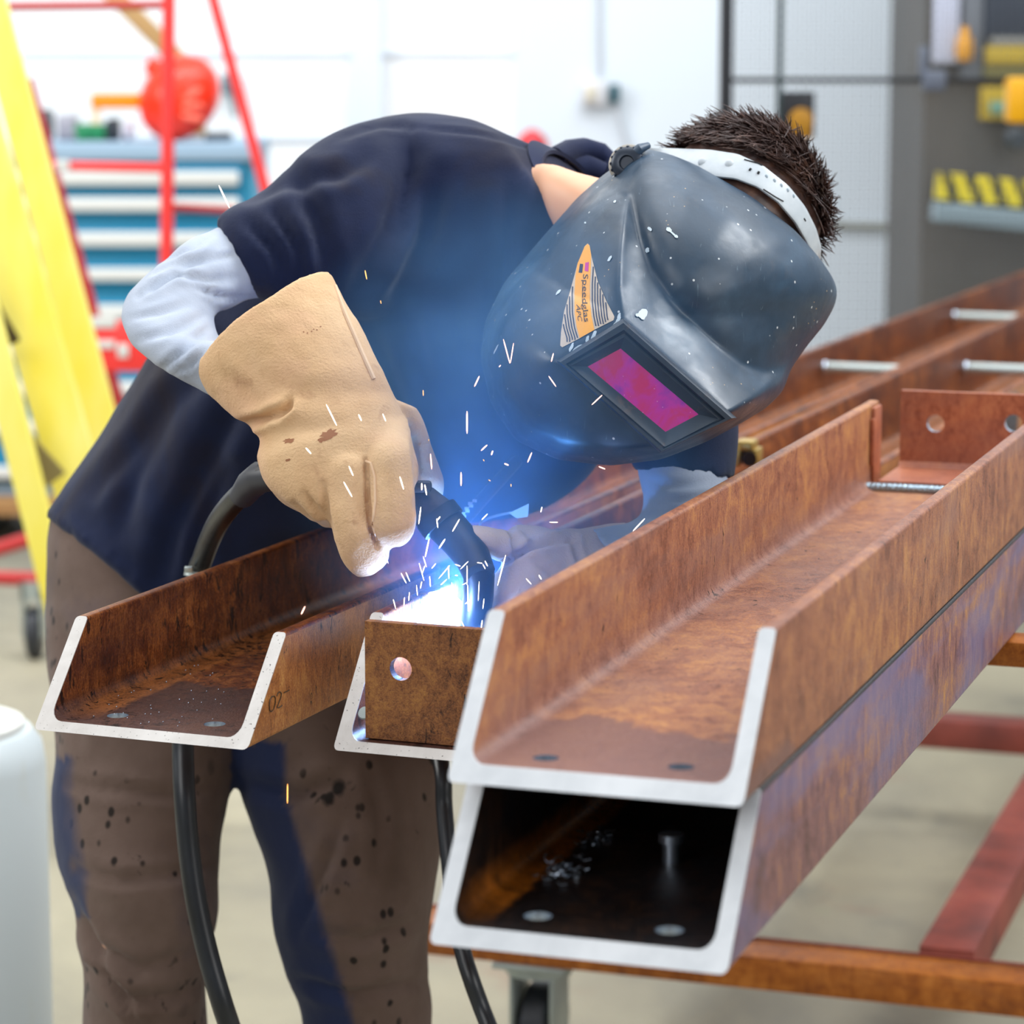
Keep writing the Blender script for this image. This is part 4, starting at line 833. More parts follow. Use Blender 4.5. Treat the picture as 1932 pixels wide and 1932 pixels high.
# ------------------------------------------------------------------ welding mask
OUT = [(1163, 312, 2.705), (1185, 292, 2.70), (1218, 280, 2.69), (1262, 290, 2.675), (1312, 310, 2.66), (1420, 372, 2.645), (1500, 434, 2.655), (1546, 486, 2.67), (1572, 524, 2.69), (1581, 549, 2.705), (1576, 575, 2.71), (1556, 612, 2.70), (1520, 656, 2.68), (1492, 696, 2.665),
       (1478, 738, 2.65), (1446, 770, 2.63), (1396, 800, 2.60), (1332, 834, 2.58), (1248, 867, 2.565), (1150, 879, 2.575), (1050, 867, 2.60), (972, 831, 2.62), (926, 762, 2.645), (906, 675, 2.665), (914, 608, 2.68), (950, 534, 2.70), (1010, 463, 2.715), (1088, 374, 2.72), (1130, 336, 2.715)]
O_ = np.array(OUT); seg = np.hypot(*(np.roll(O_, -1, 0)-O_)[:, :2].T); cum = np.concatenate([[0], np.cumsum(seg)]); OP = np.vstack([O_, O_[:1]])
NT, NK = 240, 84; CC = np.array([1235., 600.])
tt = np.linspace(0, cum[-1], NT, endpoint=False); ox = np.interp(tt, cum, OP[:, 0]); oy = np.interp(tt, cum, OP[:, 1]); od = np.interp(tt, cum, OP[:, 2])
def smooth_c(a, k=2):
    for _ in range(k): a = (np.roll(a, 1)+2*a+np.roll(a, -1))/4
    return a
ox, oy, od = smooth_c(ox, 3), smooth_c(oy, 3), smooth_c(od, 20)
def dist_poly(x, y, line, closed=False):
    pts = list(line)+([line[0]] if closed else []); best = np.full(x.shape, 1e9); par = np.zeros(x.shape)
    for i in range(len(pts)-1):
        (x1, y1), (x2, y2) = pts[i], pts[i+1]; dx, dy = x2-x1, y2-y1; u = np.clip(((x-x1)*dx+(y-y1)*dy)/(dx*dx+dy*dy), 0, 1)
        q_ = np.hypot(x-x1-u*dx, y-y1-u*dy); m = q_ < best; best[m] = q_[m]; par[m] = (i+u[m])/(len(pts)-1)
    return best, par
def inside(x, y, poly):
    r = np.zeros(x.shape, bool); j = len(poly)-1
    for i in range(len(poly)):
        xi, yi = poly[i]; xj, yj = poly[j]
        r ^= ((yi > y) != (yj > y)) & (x < (xj-xi)*(y-yi)/(yj-yi+1e-9)+xi); j = i
    return r
KC = [(1188, 362), (1197, 400), (1209, 450), (1228, 510), (1262, 560), (1305, 606), (1352, 652), (1398, 688), (1440, 704), (1470, 698), (1500, 672)]
JC = [(1187, 362), (1178, 410), (1171, 480), (1169, 545), (1175, 601)]
WF = [(1051.6, 681.5), (1175.8, 601.7), (1387.6, 788.5), (1246.4, 853.5)]
LEDGE = KC + [(1478, 745), (1440, 772), (1387.6, 788.5), (1175.8, 601.7)] + JC[::-1]
DOME = KC + [(1600, 640), (1620, 540), (1560, 460), (1430, 350), (1225, 250)]
CP_ = np.array([1225., 690.])
def k_of(x, y):                                                 # 0 in the middle of the shell, 1 on its outline
    a = np.arctan2(y-CC[1], x-CC[0]); ao = np.arctan2(oy-CC[1], ox-CC[0]); o = np.argsort(ao); r = np.hypot(ox-CC[0], oy-CC[1])
    rr = np.interp(a, np.r_[ao[o]-2*np.pi, ao[o], ao[o]+2*np.pi], np.tile(r[o], 3)); dd = np.interp(a, np.r_[ao[o]-2*np.pi, ao[o], ao[o]+2*np.pi], np.tile(od[o], 3))
    return np.hypot(x-CC[0], y-CC[1])/rr, dd
ME = float(od.mean())
def base_depth(x, y):
    k, dd = k_of(x, y); k = np.clip(k, 0, 1); return ME+(dd-ME)*k**1.5 - .118*np.clip(1-k**2.4, 0, 1)**.62, k
gx, gy = np.meshgrid(np.arange(880, 1612, 4.), np.arange(256, 900, 4.)); bd0, gk = base_depth(gx, gy)
w_in = inside(gx, gy, WF); A_ = np.stack([gx[w_in], gy[w_in], np.ones(w_in.sum())], 1); pc, *_q = np.linalg.lstsq(A_, bd0[w_in], rcond=None)
pc[2] -= .021 + float((A_@pc-bd0[w_in]).max())
planeW = pc[0]*gx+pc[1]*gy+pc[2]
dK, _ = dist_poly(gx, gy, KC); dW, _ = dist_poly(gx, gy, WF, True); dJ, pj = dist_poly(gx, gy, JC)
inL = inside(gx, gy, LEDGE); inD = inside(gx, gy, DOME) & ~inL; js = np.clip(pj, 0, 1)**.7; dWJ = np.minimum(dW, dJ); sc = np.where(dJ < dW, js, 1.0)
g = sc*np.exp(-(dWJ/105)**1.3); gl_ = sc*(dK/(dK+dWJ+1e-6)); g = np.where(inL, gl_, g); g = np.where(inD, 0, g); g = np.where(w_in, 1, g)
g *= np.clip((1-gk)*9, 0, 1)
t_ = np.clip(dK/60, 0, 1); swell = np.where(inD, t_*(2-t_), 0)*.010*np.clip((1-gk)*5, 0, 1)
target = np.where(w_in, planeW, np.minimum(planeW, bd0)); field = bd0*(1-g)+target*g - swell
for _ in range(2):
    f2_ = np.pad(field, 1, mode='edge'); field = (f2_[:-2, 1:-1]+f2_[2:, 1:-1]+f2_[1:-1, :-2]+f2_[1:-1, 2:]+4*field)/8
def field_at(x, y):
    u, v = np.clip((x-880)/4, 0, gx.shape[1]-1.001), np.clip((y-256)/4, 0, gx.shape[0]-1.001); i, j = v.astype(int), u.astype(int); fu, fv = u-j, v-i
    return field[i, j]*(1-fu)*(1-fv)+field[i, j+1]*fu*(1-fv)+field[i+1, j]*(1-fu)*fv+field[i+1, j+1]*fu*fv
kk = np.concatenate([np.linspace(0, .9, NK-20), .9+.1*np.sin(np.linspace(0, 1, 21)[1:]*math.pi/2)])
X = CC[0]+kk[:, None]*(ox-CC[0]); Y = CC[1]+kk[:, None]*(oy-CC[1]); Dp = field_at(X, Y); wt = np.clip((kk[:, None]-.96)/.04, 0, 1)
Dp = Dp*(1-wt) + (base_depth(X, Y)[0])*wt
sh = MB(); sh.v = [P(X[i, j], Y[i, j], Dp[i, j]) for i in range(NK) for j in range(NT)]
sh.f = [[i*NT+j, i*NT+(j+1) % NT, (i+1)*NT+(j+1) % NT, (i+1)*NT+j] for i in range(1, NK-1) for j in range(NT)] + [[0, NT+(j+1) % NT, NT+j] for j in range(NT)]; sh.m = [0]*len(sh.f)
M_shell = newmat('mask_plastic', rough=.36, spec=.6); n = N(M_shell)
c = n.ramp(n.noise(7, 5, .65, .5), [(.3, lin('#1a2c3c')), (.55, lin('#2a4258')), (.75, lin('#3e5c74'))])
c = n.mix(n.math('MULTIPLY', n.mask(n.noise(16, 5, .7, .6, 4), .58, .78), .4), c, lin('#5a5450'))
c = n.mix(n.mask(n.voro(62, 3), .085, .06), c, lin('#c9cfd2')); c = n.mix(n.math('MULTIPLY', n.mask(n.voro(120, 8), .10, .06), n.mask(n.noise(9, 3, .5, 0, 5), .54, .6)), c, lin('#c7a878'))
c = n.mix(n.math('MULTIPLY', n.mask(n.noise((300, 16, 40), 3, .6, 1.5, 6), .66, .74), .35), c, lin('#7f98a8'))
n.color(c); n.rough(n.ramp(n.noise(24, 5, .7, .4, 2), [(.3, (.3,)*3+(1,)), (.7, (.52,)*3+(1,))])); n.bump(n.noise(140, 4, .7), .12, .001)
hl = P(1235, 600, 2.62)
mask = thing('welding_mask', 'scuffed dark blue-grey welding mask with magenta window on the bent head', 'welding mask', tuple(hl))
me = sh.mesh('shell', hl)
for p in me.polygons: break
if sum(p.normal.dot(FWD) for p in me.polygons) > 0: me.flip_normals()
me = evaluated(me, [('SOLIDIFY', dict(thickness=.003, offset=-1))]); shell = put('shell', me, M_shell, mask, None, True, 70)
bs = bvh_world(shell)
def sd(x, y):
    h = cast(bs, x, y, 0)
    return proj(h)[2] if h is not None else 2.6
# window frame: stepped rim and the filter
BV = [(1076.7, 690.6), (1178, 636), (1355.7, 790.8), (1254.4, 843.2)]; LN = [(1108.6, 691.7), (1171, 657.5), (1318, 781.7), (1255.5, 814.7)]
def wd(x, y): return float(pc[0]*x+pc[1]*y+pc[2])-.0095
def loop(pts, off, k=6):
    out = []
    for i in range(4):
        (x1, y1), (x2, y2) = pts[i], pts[(i+1) % 4]
        out += [(x1+(x2-x1)*j/k, y1+(y2-y1)*j/k, off) for j in range(k)]
    return out
def lerp(a, b, t): return [(p[0]+(q_[0]-p[0])*t, p[1]+(q_[1]-p[1])*t) for p, q_ in zip(a, b)]
loops = [loop(lerp(WF, LN, -.04), .014), loop(WF, -.002), loop(lerp(WF, BV, .22), -.006), loop(lerp(WF, BV, .60), -.006), loop(lerp(WF, BV, .78), -.0015), loop(BV, -.002), loop(lerp(BV, LN, .5), .0015), loop(LN, .004)]
mb = MB(); k_ = len(loops[0])
for L_ in loops: mb.v += [P(x, y, wd(x, y)+o) for x, y, o in L_]
for i in range(len(loops)-1):
    for j in range(k_): mb.f.append([i*k_+j, i*k_+(j+1) % k_, (i+1)*k_+(j+1) % k_, (i+1)*k_+j]); mb.m.append(0)
M_frame = newmat('frame_plastic', rough=.4); n = N(M_frame); c = n.ramp(n.noise(12, 4), [(.3, lin('#1a2430')), (.7, lin('#2d3d4c'))]); c = n.mix(n.math('MULTIPLY', n.mask(n.noise(28, 5, .7, .3, 4), .56, .72), .6), c, lin('#6b5648')); n.color(c); n.bump(n.noise(200, 3), .15, .0008)
wf = part('window_frame', mb, M_frame, mask, angle=30)
M_lens = newmat('magenta_filter', rough=.16, spec=.6); n = N(M_lens)
c = n.ramp(n.noise(22, 4, .6, .4), [(.40, lin('#7e1c9e')), (.50, lin('#b5189a')), (.60, lin('#bc0f62'))]); n.color(n.mix(n.mask(n.voro(190, 2), .1, .05), c, lin('#d690c8'))); n.b.inputs['Coat Weight'].default_value = .3
mb = MB(); a_ = loop(lerp(LN, WF, .03), .0042, 8); mb.v = [P(x, y, wd(x, y)+o) for x, y, o in a_] + [P(x, y, wd(x, y)+.007) for x, y, o in a_]; q_ = len(a_)
mb.f = [list(range(q_)), [q_+j for j in range(q_)]]+[[j, (j+1) % q_, q_+(j+1) % q_, q_+j] for j in range(q_)]; mb.m = [0]*len(mb.f)
part('filter_window', mb, M_lens, wf, 'magenta filter glass', smooth=False)

# decals laid on the shell
def decal(name, poly, mat, par, lift=.0006, lab=None, step=9, sub=True):
    """polygon in photo coordinates pressed onto the shell"""
    bm = bmesh.new(); vs = [bm.verts.new((x, y, 0)) for x, y in poly]; bm.faces.new(vs); bmesh.ops.triangulate(bm, faces=bm.faces[:])
    if sub:
        for _ in range(5):
            es = [e for e in bm.edges if e.calc_length() > step]
            if not es: break
            bmesh.ops.subdivide_edges(bm, edges=es, cuts=1); bmesh.ops.triangulate(bm, faces=[f for f in bm.faces if len(f.verts) > 3])
    mb = MB(); ix = {v: i for i, v in enumerate(bm.verts)}
    for v in bm.verts:
        p = cast(bs, v.co.x, v.co.y, lift); mb.v.append(p if p is not None else P(v.co.x, v.co.y, sd(v.co.x, v.co.y)))
    mb.f = [[ix[v] for v in f.verts] for f in bm.faces]; mb.m = [0]*len(mb.f); bm.free()
    return part(name, mb, mat, par, lab, True, 180)
M_orange = newmat('label_orange', lin('#f5a81c'), .4); M_beige = newmat('label_beige', lin('#c9b8a4'), .45); M_ink = newmat('label_ink', lin('#121c3c'), .45); M_pink = newmat('label_magenta', lin('#c62a92'), .4); M_txt = newmat('label_text', lin('#3a2a14'), .5)
z7 = lambda x, y: (1030+x*.2278, 440+y*.2278)
TRI = [z7(*p) for p in ((345, 85), (362, 100), (380, 200), (430, 400), (500, 560), (567, 690), (560, 720), (400, 800), (280, 870), (135, 945), (118, 930), (125, 820), (150, 650), (200, 480), (260, 260), (320, 110))]
stk = decal('maker_label', TRI, M_beige, mask, .0006, 'triangular orange and striped label')
BAND = [z7(*p) for p in ((345, 87), (361, 105), (374, 180), (372, 300), (364, 420), (364, 560), (378, 690), (402, 800), (280, 868), (255, 780), (238, 660), (236, 500), (244, 350), (262, 250), (320, 112))]
decal('orange_band', BAND, M_orange, stk, .0009, 'orange band')
for i_, (dx0, x1, y0, y1) in enumerate([(-14, 0, 0, 0)]): pass
def inside1(pt, poly): return bool(inside(np.array([pt[0]]), np.array([pt[1]]), poly)[0])
for side, offs in ((-1, (14, 36, 58, 80, 102)), (1, (14, 36, 58, 80, 102, 124))):
    for o_ in offs:                                             # fan of dark stripes either side of the band
        for w0 in ((0, 10),):
            ln_ = []
            for t in np.linspace(0, 1, 40):
                yy = 260+t*640; xx = (np.interp(yy, [250, 350, 500, 660, 780, 870], [262, 244, 236, 238, 255, 282]) if side < 0 else np.interp(yy, [180, 300, 420, 560, 690, 800], [374, 372, 364, 364, 378, 402])) + side*(o_)
                if inside1(z7(xx-side*2, yy), TRI) and inside1(z7(xx+side*12, yy+4), TRI): ln_.append((xx, yy))
            if len(ln_) > 3:
                pl_ = [z7(x, y) for x, y in ln_] + [z7(x+side*10, y) for x, y in ln_[::-1]]; decal('stripe', pl_, M_ink, stk, .0010, None, 9, False) if False else None
                mbs = MB()
                for x, y in ln_:
                    for e_ in (0, 10): mbs.v.append(cast(bs, *z7(x+side*e_, y), .0010) or P(*z7(x, y), 2.6))
                mbs.f = [[2*i, 2*i+1, 2*i+3, 2*i+2] for i in range(len(ln_)-1)]; mbs.m = [0]*len(mbs.f); part('stripe', mbs, M_ink, stk, 'dark stripe')
decal('square', [z7(*p) for p in ((282, 252), (308, 256), (300, 328), (270, 326))], M_ink, stk, .0013, 'dark square', 20)
decal('square', [z7(*p) for p in ((326, 244), (356, 238), (350, 318), (320, 310))], M_pink, stk, .0013, 'magenta square', 20)
def lettering(txt, path, size, par, name='lettering', shear=0, mat=None):
    """letters following a photo polyline, pressed onto the label"""
    cu = bpy.data.curves.new('t', 'FONT'); cu.body = txt; cu.size = 1; cu.resolution_u = 3; cu.shear = shear; o = bpy.data.objects.new('t', cu); COL.objects.link(o)
    dg = bpy.context.evaluated_depsgraph_get(); dg.update(); me = bpy.data.meshes.new_from_object(o.evaluated_get(dg)); bpy.data.objects.remove(o)
    xs = [v.co.x for v in me.vertices]; x0, x1 = min(xs), max(xs); L_ = [0]
    for a, b in zip(path, path[1:]): L_.append(L_[-1]+math.hypot(b[0]-a[0], b[1]-a[1]))
    mb = MB()
    for v in me.vertices:
        s_ = (v.co.x-x0)/(x1-x0)*L_[-1]; i = max(j for j in range(len(path)-1) if L_[j] <= s_+1e-6); u = (s_-L_[i])/(L_[i+1]-L_[i])
        tx, ty = path[i+1][0]-path[i][0], path[i+1][1]-path[i][1]; l = math.hypot(tx, ty); tx, ty = tx/l, ty/l
        bx, by = path[i][0]+tx*l*u, path[i][1]+ty*l*u; nx_, ny_ = ty, -tx       # letters' up side, to the right of a downward line
        p = cast(bs, bx+nx_*v.co.y*size, by+ny_*v.co.y*size, .0014); mb.v.append(p if p is not None else P(bx, by, 2.6))
    mb.f = [list(p.vertices) for p in me.polygons]; mb.m = [0]*len(mb.f); part(name, mb, mat or M_txt, par, None, False)
lettering('Speedglas', [z7(*p) for p in ((308, 338), (303, 470), (303, 600), (322, 735))], 13.5, stk)
lettering('APC', [z7(*p) for p in ((252, 588), (252, 650), (268, 735))], 11.5, stk, shear=.25)
mbs = MB(); pth = dense([z7(*p) for p in ((300, 400), (298, 560), (316, 735))], 6)
for x, y in pth:
    for e_ in (0, .9): mbs.v.append(cast(bs, x+e_, y, .0013))
mbs.f = [[2*i, 2*i+1, 2*i+3, 2*i+2] for i in range(len(pth)-1)]; mbs.m = [0]*len(mbs.f); part('underline', mbs, M_txt, stk)
M_splash = newmat('pale_paint', lin('#c3d3de'), .5)
def blob(x, y, rx, ry, ang=0, lift=.0012, sd_=0):
    rs = random.Random(int(x*7+y)); ca, sa = math.cos(ang), math.sin(ang); return [(x+ca*rx*math.cos(a)*q_-sa*ry*math.sin(a)*q_, y+sa*rx*math.cos(a)*q_+ca*ry*math.sin(a)*q_) for a, q_ in ((2*math.pi*i/14, rs.uniform(.8, 1.15)) for i in range(14))]
for x, y, rx, ry, an in ((1213, 592, 9, 10, 0), (1203, 594, 4, 3.5, 0), (1221, 472, 4, 5, .3), (1150, 488, 6.5, 2.6, -.95), (1053, 551, 6.5, 2.4, -.8), (1262, 433, 6, 4, .8), (1270, 441, 9, 1.8, .7), (1276, 446, 4, 3, .3), (1226, 432, 5, 3, .6), (1160, 612, 7, 2.6, -.9), (1166, 604, 3.5, 8, .5), (1120, 634, 4, 11, .35), (1108, 640, 3, 8, .3), (1138, 642, 9, 2.4, -.4), (1090, 656, 11, 3, -.5), (1078, 655, 3, 9, .4), (1152, 622, 10, 3, -.3), (1168, 596, 3, 6, .4), (1104, 380+40, 2, 2, 0), (1160, 380, 3, 2, -.6), (935, 660, 11, 1.4, -1.1)):
    decal('paint_splash', blob(x, y, rx, ry, an), M_splash, shell, .0012, 'pale paint splash', 30)
# pivot knob, washer and head band
mb = MB(); kc = P(1188, 312, 2.682); ka = (P(1162, 288, 2.60)-P(1188, 312, 2.682)).normalized()
mb.lathe(kc, ka, [(0, 0), (.019, 0), (.019, .004), (.016, .006), (0, .006)], 28); part('washer', mb, newmat('washer_grey', lin('#a8a298'), .45, .4), mask, 'pale worn washer')
mb = MB(); mb.lathe(kc+ka*.006, ka, [(0, 0), (.0135, 0), (.015, .002), (.015, .010), (.012, .013), (.007, .0135), (.006, .010), (0, .010)], 28)
for i in range(16):
    a = i*math.pi/8; X_ = ka.orthogonal().normalized(); Y_ = ka.cross(X_); c = kc+ka*.012+(X_*math.cos(a)+Y_*math.sin(a))*.0152; mb.ellipsoid(c, (X_*.0018, Y_*.0018, ka*.005), 8, 6)
part('pivot_knob', mb, newmat('knob_dark', lin('#2b3442'), .35, .3), mask, 'dark ridged knob')
mb = MB(); mb.tube([P(1196, 292, 2.67), P(1208, 280, 2.665), P(1224, 274, 2.67)], [.006, .005, .003], 10); part('clip', mb, newmat('clip_slate', lin('#3c4f64'), .4), mask)
M_band = newmat('white_band', lin('#dfe6ea'), .38); n = N(M_band); n.color(n.ramp(n.noise(30, 4), [(.3, lin('#bcc6ce')), (.7, lin('#d4dce1'))]))
top = [(1218, 278), (1262, 279), (1340, 282), (1392, 290), (1440, 312), (1488, 350), (1520, 390), (1540, 430), (1550, 465), (1548, 494)]
bot = [(1236, 300), (1284, 308), (1340, 331), (1388, 336), (1430, 352), (1470, 382), (1502, 420), (1520, 452), (1533, 478), (1538, 496)]
def band_d(x, y):
    r_ = ray(x, y); o = EYE-HC_; e1, e2, e3 = hf/(HR*1.12), hs/(HR*.985), hu/(HR*1.16)
    a = Vector((r_.dot(e1), r_.dot(e2), r_.dot(e3))); b = Vector((o.dot(e1), o.dot(e2), o.dot(e3)))
    A2, B2, C2 = a.dot(a), 2*a.dot(b), b.dot(b)-1; dsc = B2*B2-4*A2*C2
    return (-B2-math.sqrt(dsc))/(2*A2) if dsc > 0 else -B2/(2*A2)
def res(pl_, m): 
    a = np.array(pl_, float); s_ = np.concatenate([[0], np.cumsum(np.hypot(*np.diff(a, axis=0).T))]); t = np.linspace(0, s_[-1], m); return list(zip(np.interp(t, s_, a[:, 0]), np.interp(t, s_, a[:, 1])))
T2, B2_ = res(top, 44), res(bot, 44); mb = MB(); W_ = 7; bd = []
for (x1, y1), (x2, y2) in zip(T2, B2_): bd.append([band_d(x1+(x2-x1)*j/(W_-1), y1+(y2-y1)*j/(W_-1)) for j in range(W_)])
bd = np.array(bd)
for _ in range(4): bd[1:-1] = (bd[:-2]+2*bd[1:-1]+bd[2:])/4
for i, ((x1, y1), (x2, y2)) in enumerate(zip(T2, B2_)):
    for j in range(W_): mb.v.append(P(x1+(x2-x1)*j/(W_-1), y1+(y2-y1)*j/(W_-1), bd[i, j]-.001))
mb.f = [[i*W_+j, i*W_+j+1, (i+1)*W_+j+1, (i+1)*W_+j] for i in range(43) for j in range(W_-1)]; mb.m = [0]*len(mb.f)
me = mb.mesh('head_band', hl)
if sum(p.normal.dot(FWD) for p in me.polygons) > 0: me.flip_normals()
me = evaluated(me, [('SOLIDIFY', dict(thickness=.003, offset=-1)), ('BEVEL', dict(width=.0008, segments=2))]); band = put('head_band', me, M_band, mask, None, True, 45); band['label'] = 'white plastic head band'
bb = bvh_world(band)
for x, y in ((1325, 306), (1376, 309)):
    p = cast(bb, x, y, 0)
    if p is not None: mb = MB(); mb.ellipsoid(p, (RIGHT*.0042, UP*.0042, FWD*.002), 14, 8); part('rivet', mb, M_band, band)
def slot(pl_, r, lab='dark slot'):
    ps = [cast(bb, x, y, .0001) for x, y in dense(pl_, 4)]; ps = [p for p in ps if p is not None]
    if len(ps) > 1: mb = MB(); mb.tube(ps, r, 8); part('slot', mb, M_black, band, lab)
slot([(1414, 319), (1417, 321)], .0016, 'small round hole'); slot([(1429, 325), (1433, 327)], .0016, 'small round hole')
M_black2 = M_black
for pl_ in ([(1404, 301), (1430, 308), (1455, 320)], [(1440, 357), (1462, 371), (1478, 380)], [(1534, 392), (1541, 404), (1547, 418)], [(1517, 412), (1520, 417)]): slot(pl_, .0007)
M_gslot = newmat('band_groove', lin('#9fb0bd'), .5)
for x, y in ((1446, 333), (1461, 341), (1474, 350), (1486, 359), (1497, 370)):
    p = cast(bb, x, y, .0001)
    if p is not None: mb = MB(); mb.ellipsoid(p, (RIGHT*.0015, UP*.002, FWD*.0006), 8, 6); part('dimple', mb, M_gslot, band)

# ------------------------------------------------------------------ torch, its cable, the other hose
tp = P(640, 930, 2.53)
torch = thing('welding_torch', 'dark welding torch in the right gauntlet, nozzle at the arc', 'welding torch', tuple(tp))
mb = MB(); mb.tube([P(500, 893, 2.585), P(560, 905, 2.56), P(650, 925, 2.54), P(740, 935, 2.545), P(800, 955, 2.545), P(836, 985, 2.54)], [.013, .016, .018, .018, .018, .0185], 18); part('handle', mb, M_grip, torch)
mb = MB(); mb.tube([P(822, 970, 2.54), P(838, 990, 2.538)], [.0205, .0205], 20); mb.tube([P(836, 985, 2.54), P(868, 1020, 2.53), P(892, 1052, 2.515), P(904, 1082, 2.505)], [.0175, .0165, .0155, .0145], 18); part('swan_neck', mb, M_dark, torch)
mb = MB(); mb.tube([P(894, 1056, 2.514), P(904, 1088, 2.517), P(902, 1128, 2.525), P(896, 1166, 2.535), P(892, 1186, 2.54)], [.0135, .0138, .0135, .0128, .0118], 18); part('nozzle', mb, newmat('nozzle_dark', lin('#23262e'), .4, .4), torch, 'dark blue-black nozzle')
mb = MB(); mb.box(P(795, 918, 2.525), (.018, .012, .01), bev=.003); part('trigger', mb, M_grip, torch)
mb = MB(); mb.tube([P(520, 897, 2.575), P(492, 900, 2.59), P(472, 915, 2.605), P(455, 938, 2.62)], [.0135, .0145, .0135, .0115], 16); part('cable_boot', mb, newmat('boot_grey', lin('#3a3c44'), .45), torch, 'grey rubber cable boot')
mb = MB(); cp = [(462, 926, 2.61), (436, 952, 2.65), (412, 985, 2.71), (395, 1020, 2.77), (382, 1055, 2.815), (372, 1085, 2.83), (355, 1200, 2.81), (346, 1320, 2.80), (345, 1410, 2.80), (348, 1500, 2.79), (356, 1600, 2.79), (370, 1700, 2.79), (392, 1800, 2.79), (418, 1890, 2.79), (440, 1960, 2.80), (470, 2080, 2.80), (500, 2200, 2.78), (540, 2420, 2.75)]
cps = [P(*p) for p in cp]
def spline(ps, sub=6):
    out = []
    for i in range(len(ps)-1):
        p0, p1, p2, p3 = ps[max(i-1, 0)], ps[i], ps[i+1], ps[min(i+2, len(ps)-1)]
        for q_ in range(sub):
            t = q_/sub; out.append(.5*((2*p1)+(p2-p0)*t+(2*p0-5*p1+4*p2-p3)*t*t+(-p0+3*p1-3*p2+p3)*t**3))
    return out+[ps[-1]]
mb.tube(spline(cps), .0105, 18); part('cable', mb, M_hose, torch, 'thick black torch cable', angle=180)
mb = MB(); c1 = P(372, 1080, 2.83); t1 = (P(355, 1200, 2.81)-P(382, 1055, 2.815)).normalized()
mb.lathe(c1, t1, [(.0108, 0), (.0125, 0), (.0125, .005), (.0108, .005)], 20); mb.box(P(356, 1074, 2.81), (.008, .006, .006), bev=.001); part('hose_clip', mb, M_zinc, torch, 'small metal hose clip')
mb = MB(); hp = [P(*p) for p in ((700, 1200, 3.25), (790, 1320, 2.98), (832, 1440, 2.90), (838, 1520, 2.89), (845, 1600, 2.88), (857, 1700, 2.87), (872, 1790, 2.86), (890, 1850, 2.85), (908, 1900, 2.85), (930, 1960, 2.84), (970, 2100, 2.82), (1010, 2460, 2.75))]
mb.tube(spline(hp), .0085, 14); solo('black_hose', mb, M_hose, 'thin black hose hanging between the right trouser leg and lower channel', 'hose', tuple(hp[-1]), angle=180)
# small things behind the arc
mb = MB(); rd = [P(975, 870, 2.80), P(925, 925, 2.74), P(872, 985, 2.67)]; mb.tube(rd, .0062, 12)
rod = thing('printed_lead', 'dark lead with worn white print behind the torch', 'lead', tuple(rd[2])); part('lead', mb, M_hose, rod)
mb = MB(); q0, q1 = P(873, 974, 2.664), P(893, 945, 2.70)
for i in range(7):
    c = q0+(q1-q0)*(i/6)+RIGHT*.0012*(-1)**i; mb.box(c-FWD*.0072, (.004, .0012, .0026))
part('print', mb, M_white, rod, 'worn white print')
tab = thing('glint_tab', 'white tab standing in for a glint on a thin wire behind the arc', 'tab', tuple(P(985, 965, 2.68)))  # white plate put in for a specular glint behind the arc
mb = MB(); T_ = [(960, 968), (998, 950), (996, 975), (975, 978)]; mb.v = [P(x, y, 2.68) for x, y in T_]+[P(x, y, 2.684) for x, y in T_]; mb.f = [[0, 1, 2, 3], [4, 5, 6, 7], [0, 1, 5, 4], [1, 2, 6, 5], [2, 3, 7, 6], [3, 0, 4, 7]]; mb.m = [0]*6; part('plate', mb, M_white, tab, smooth=False)
mb = MB(); mb.tube(spline([P(964, 967, 2.682), P(930, 975, 2.68), P(908, 985, 2.67), P(904, 1000, 2.66)]), .0012, 8); part('wire', mb, M_zinc, tab)

# ------------------------------------------------------------------ the arc, its light, smoke and sparks
def glow(name, col, st):
    m = newmat(name, (0, 0, 0, 1), .5); b = m.node_tree.nodes['Principled BSDF']; b.inputs['Emission Color'].default_value = col; b.inputs['Emission Strength'].default_value = st; return m
ac = P(828, 1160, 2.565)
mb = MB(); mb.ellipsoid(ac, (RIGHT*.024, UP*.021, FWD*.010), 20, 12); mb.ellipsoid(P(782, 1172, 2.55), (RIGHT*.020, UP*.012, FWD*.010), 16, 10)
solo('welding_arc', mb, glow('arc_white', (.55, .76, 1, 1), 15), 'blinding white arc behind the drilled end plate', 'arc', tuple(ac), angle=180)
l = bpy.data.lights.new('arc_light', 'POINT'); l.energy = 5.2; l.color = (.10, .36, 1.0); l.shadow_soft_size = .012
l2 = bpy.data.lights.new('arc_fill_light', 'POINT'); l2.energy = 1.8; l2.color = (.30, .50, 1.0); l2.shadow_soft_size = .01
lo2 = bpy.data.objects.new('arc_fill_light', l2); COL.objects.link(lo2); lo2.location = P(805, 1205, 2.50)  # second lamp for the same arc, added to brighten the plate hole
lo = bpy.data.objects.new('arc_light', l); COL.objects.link(lo); lo.location = P(852, 1124, 2.615)

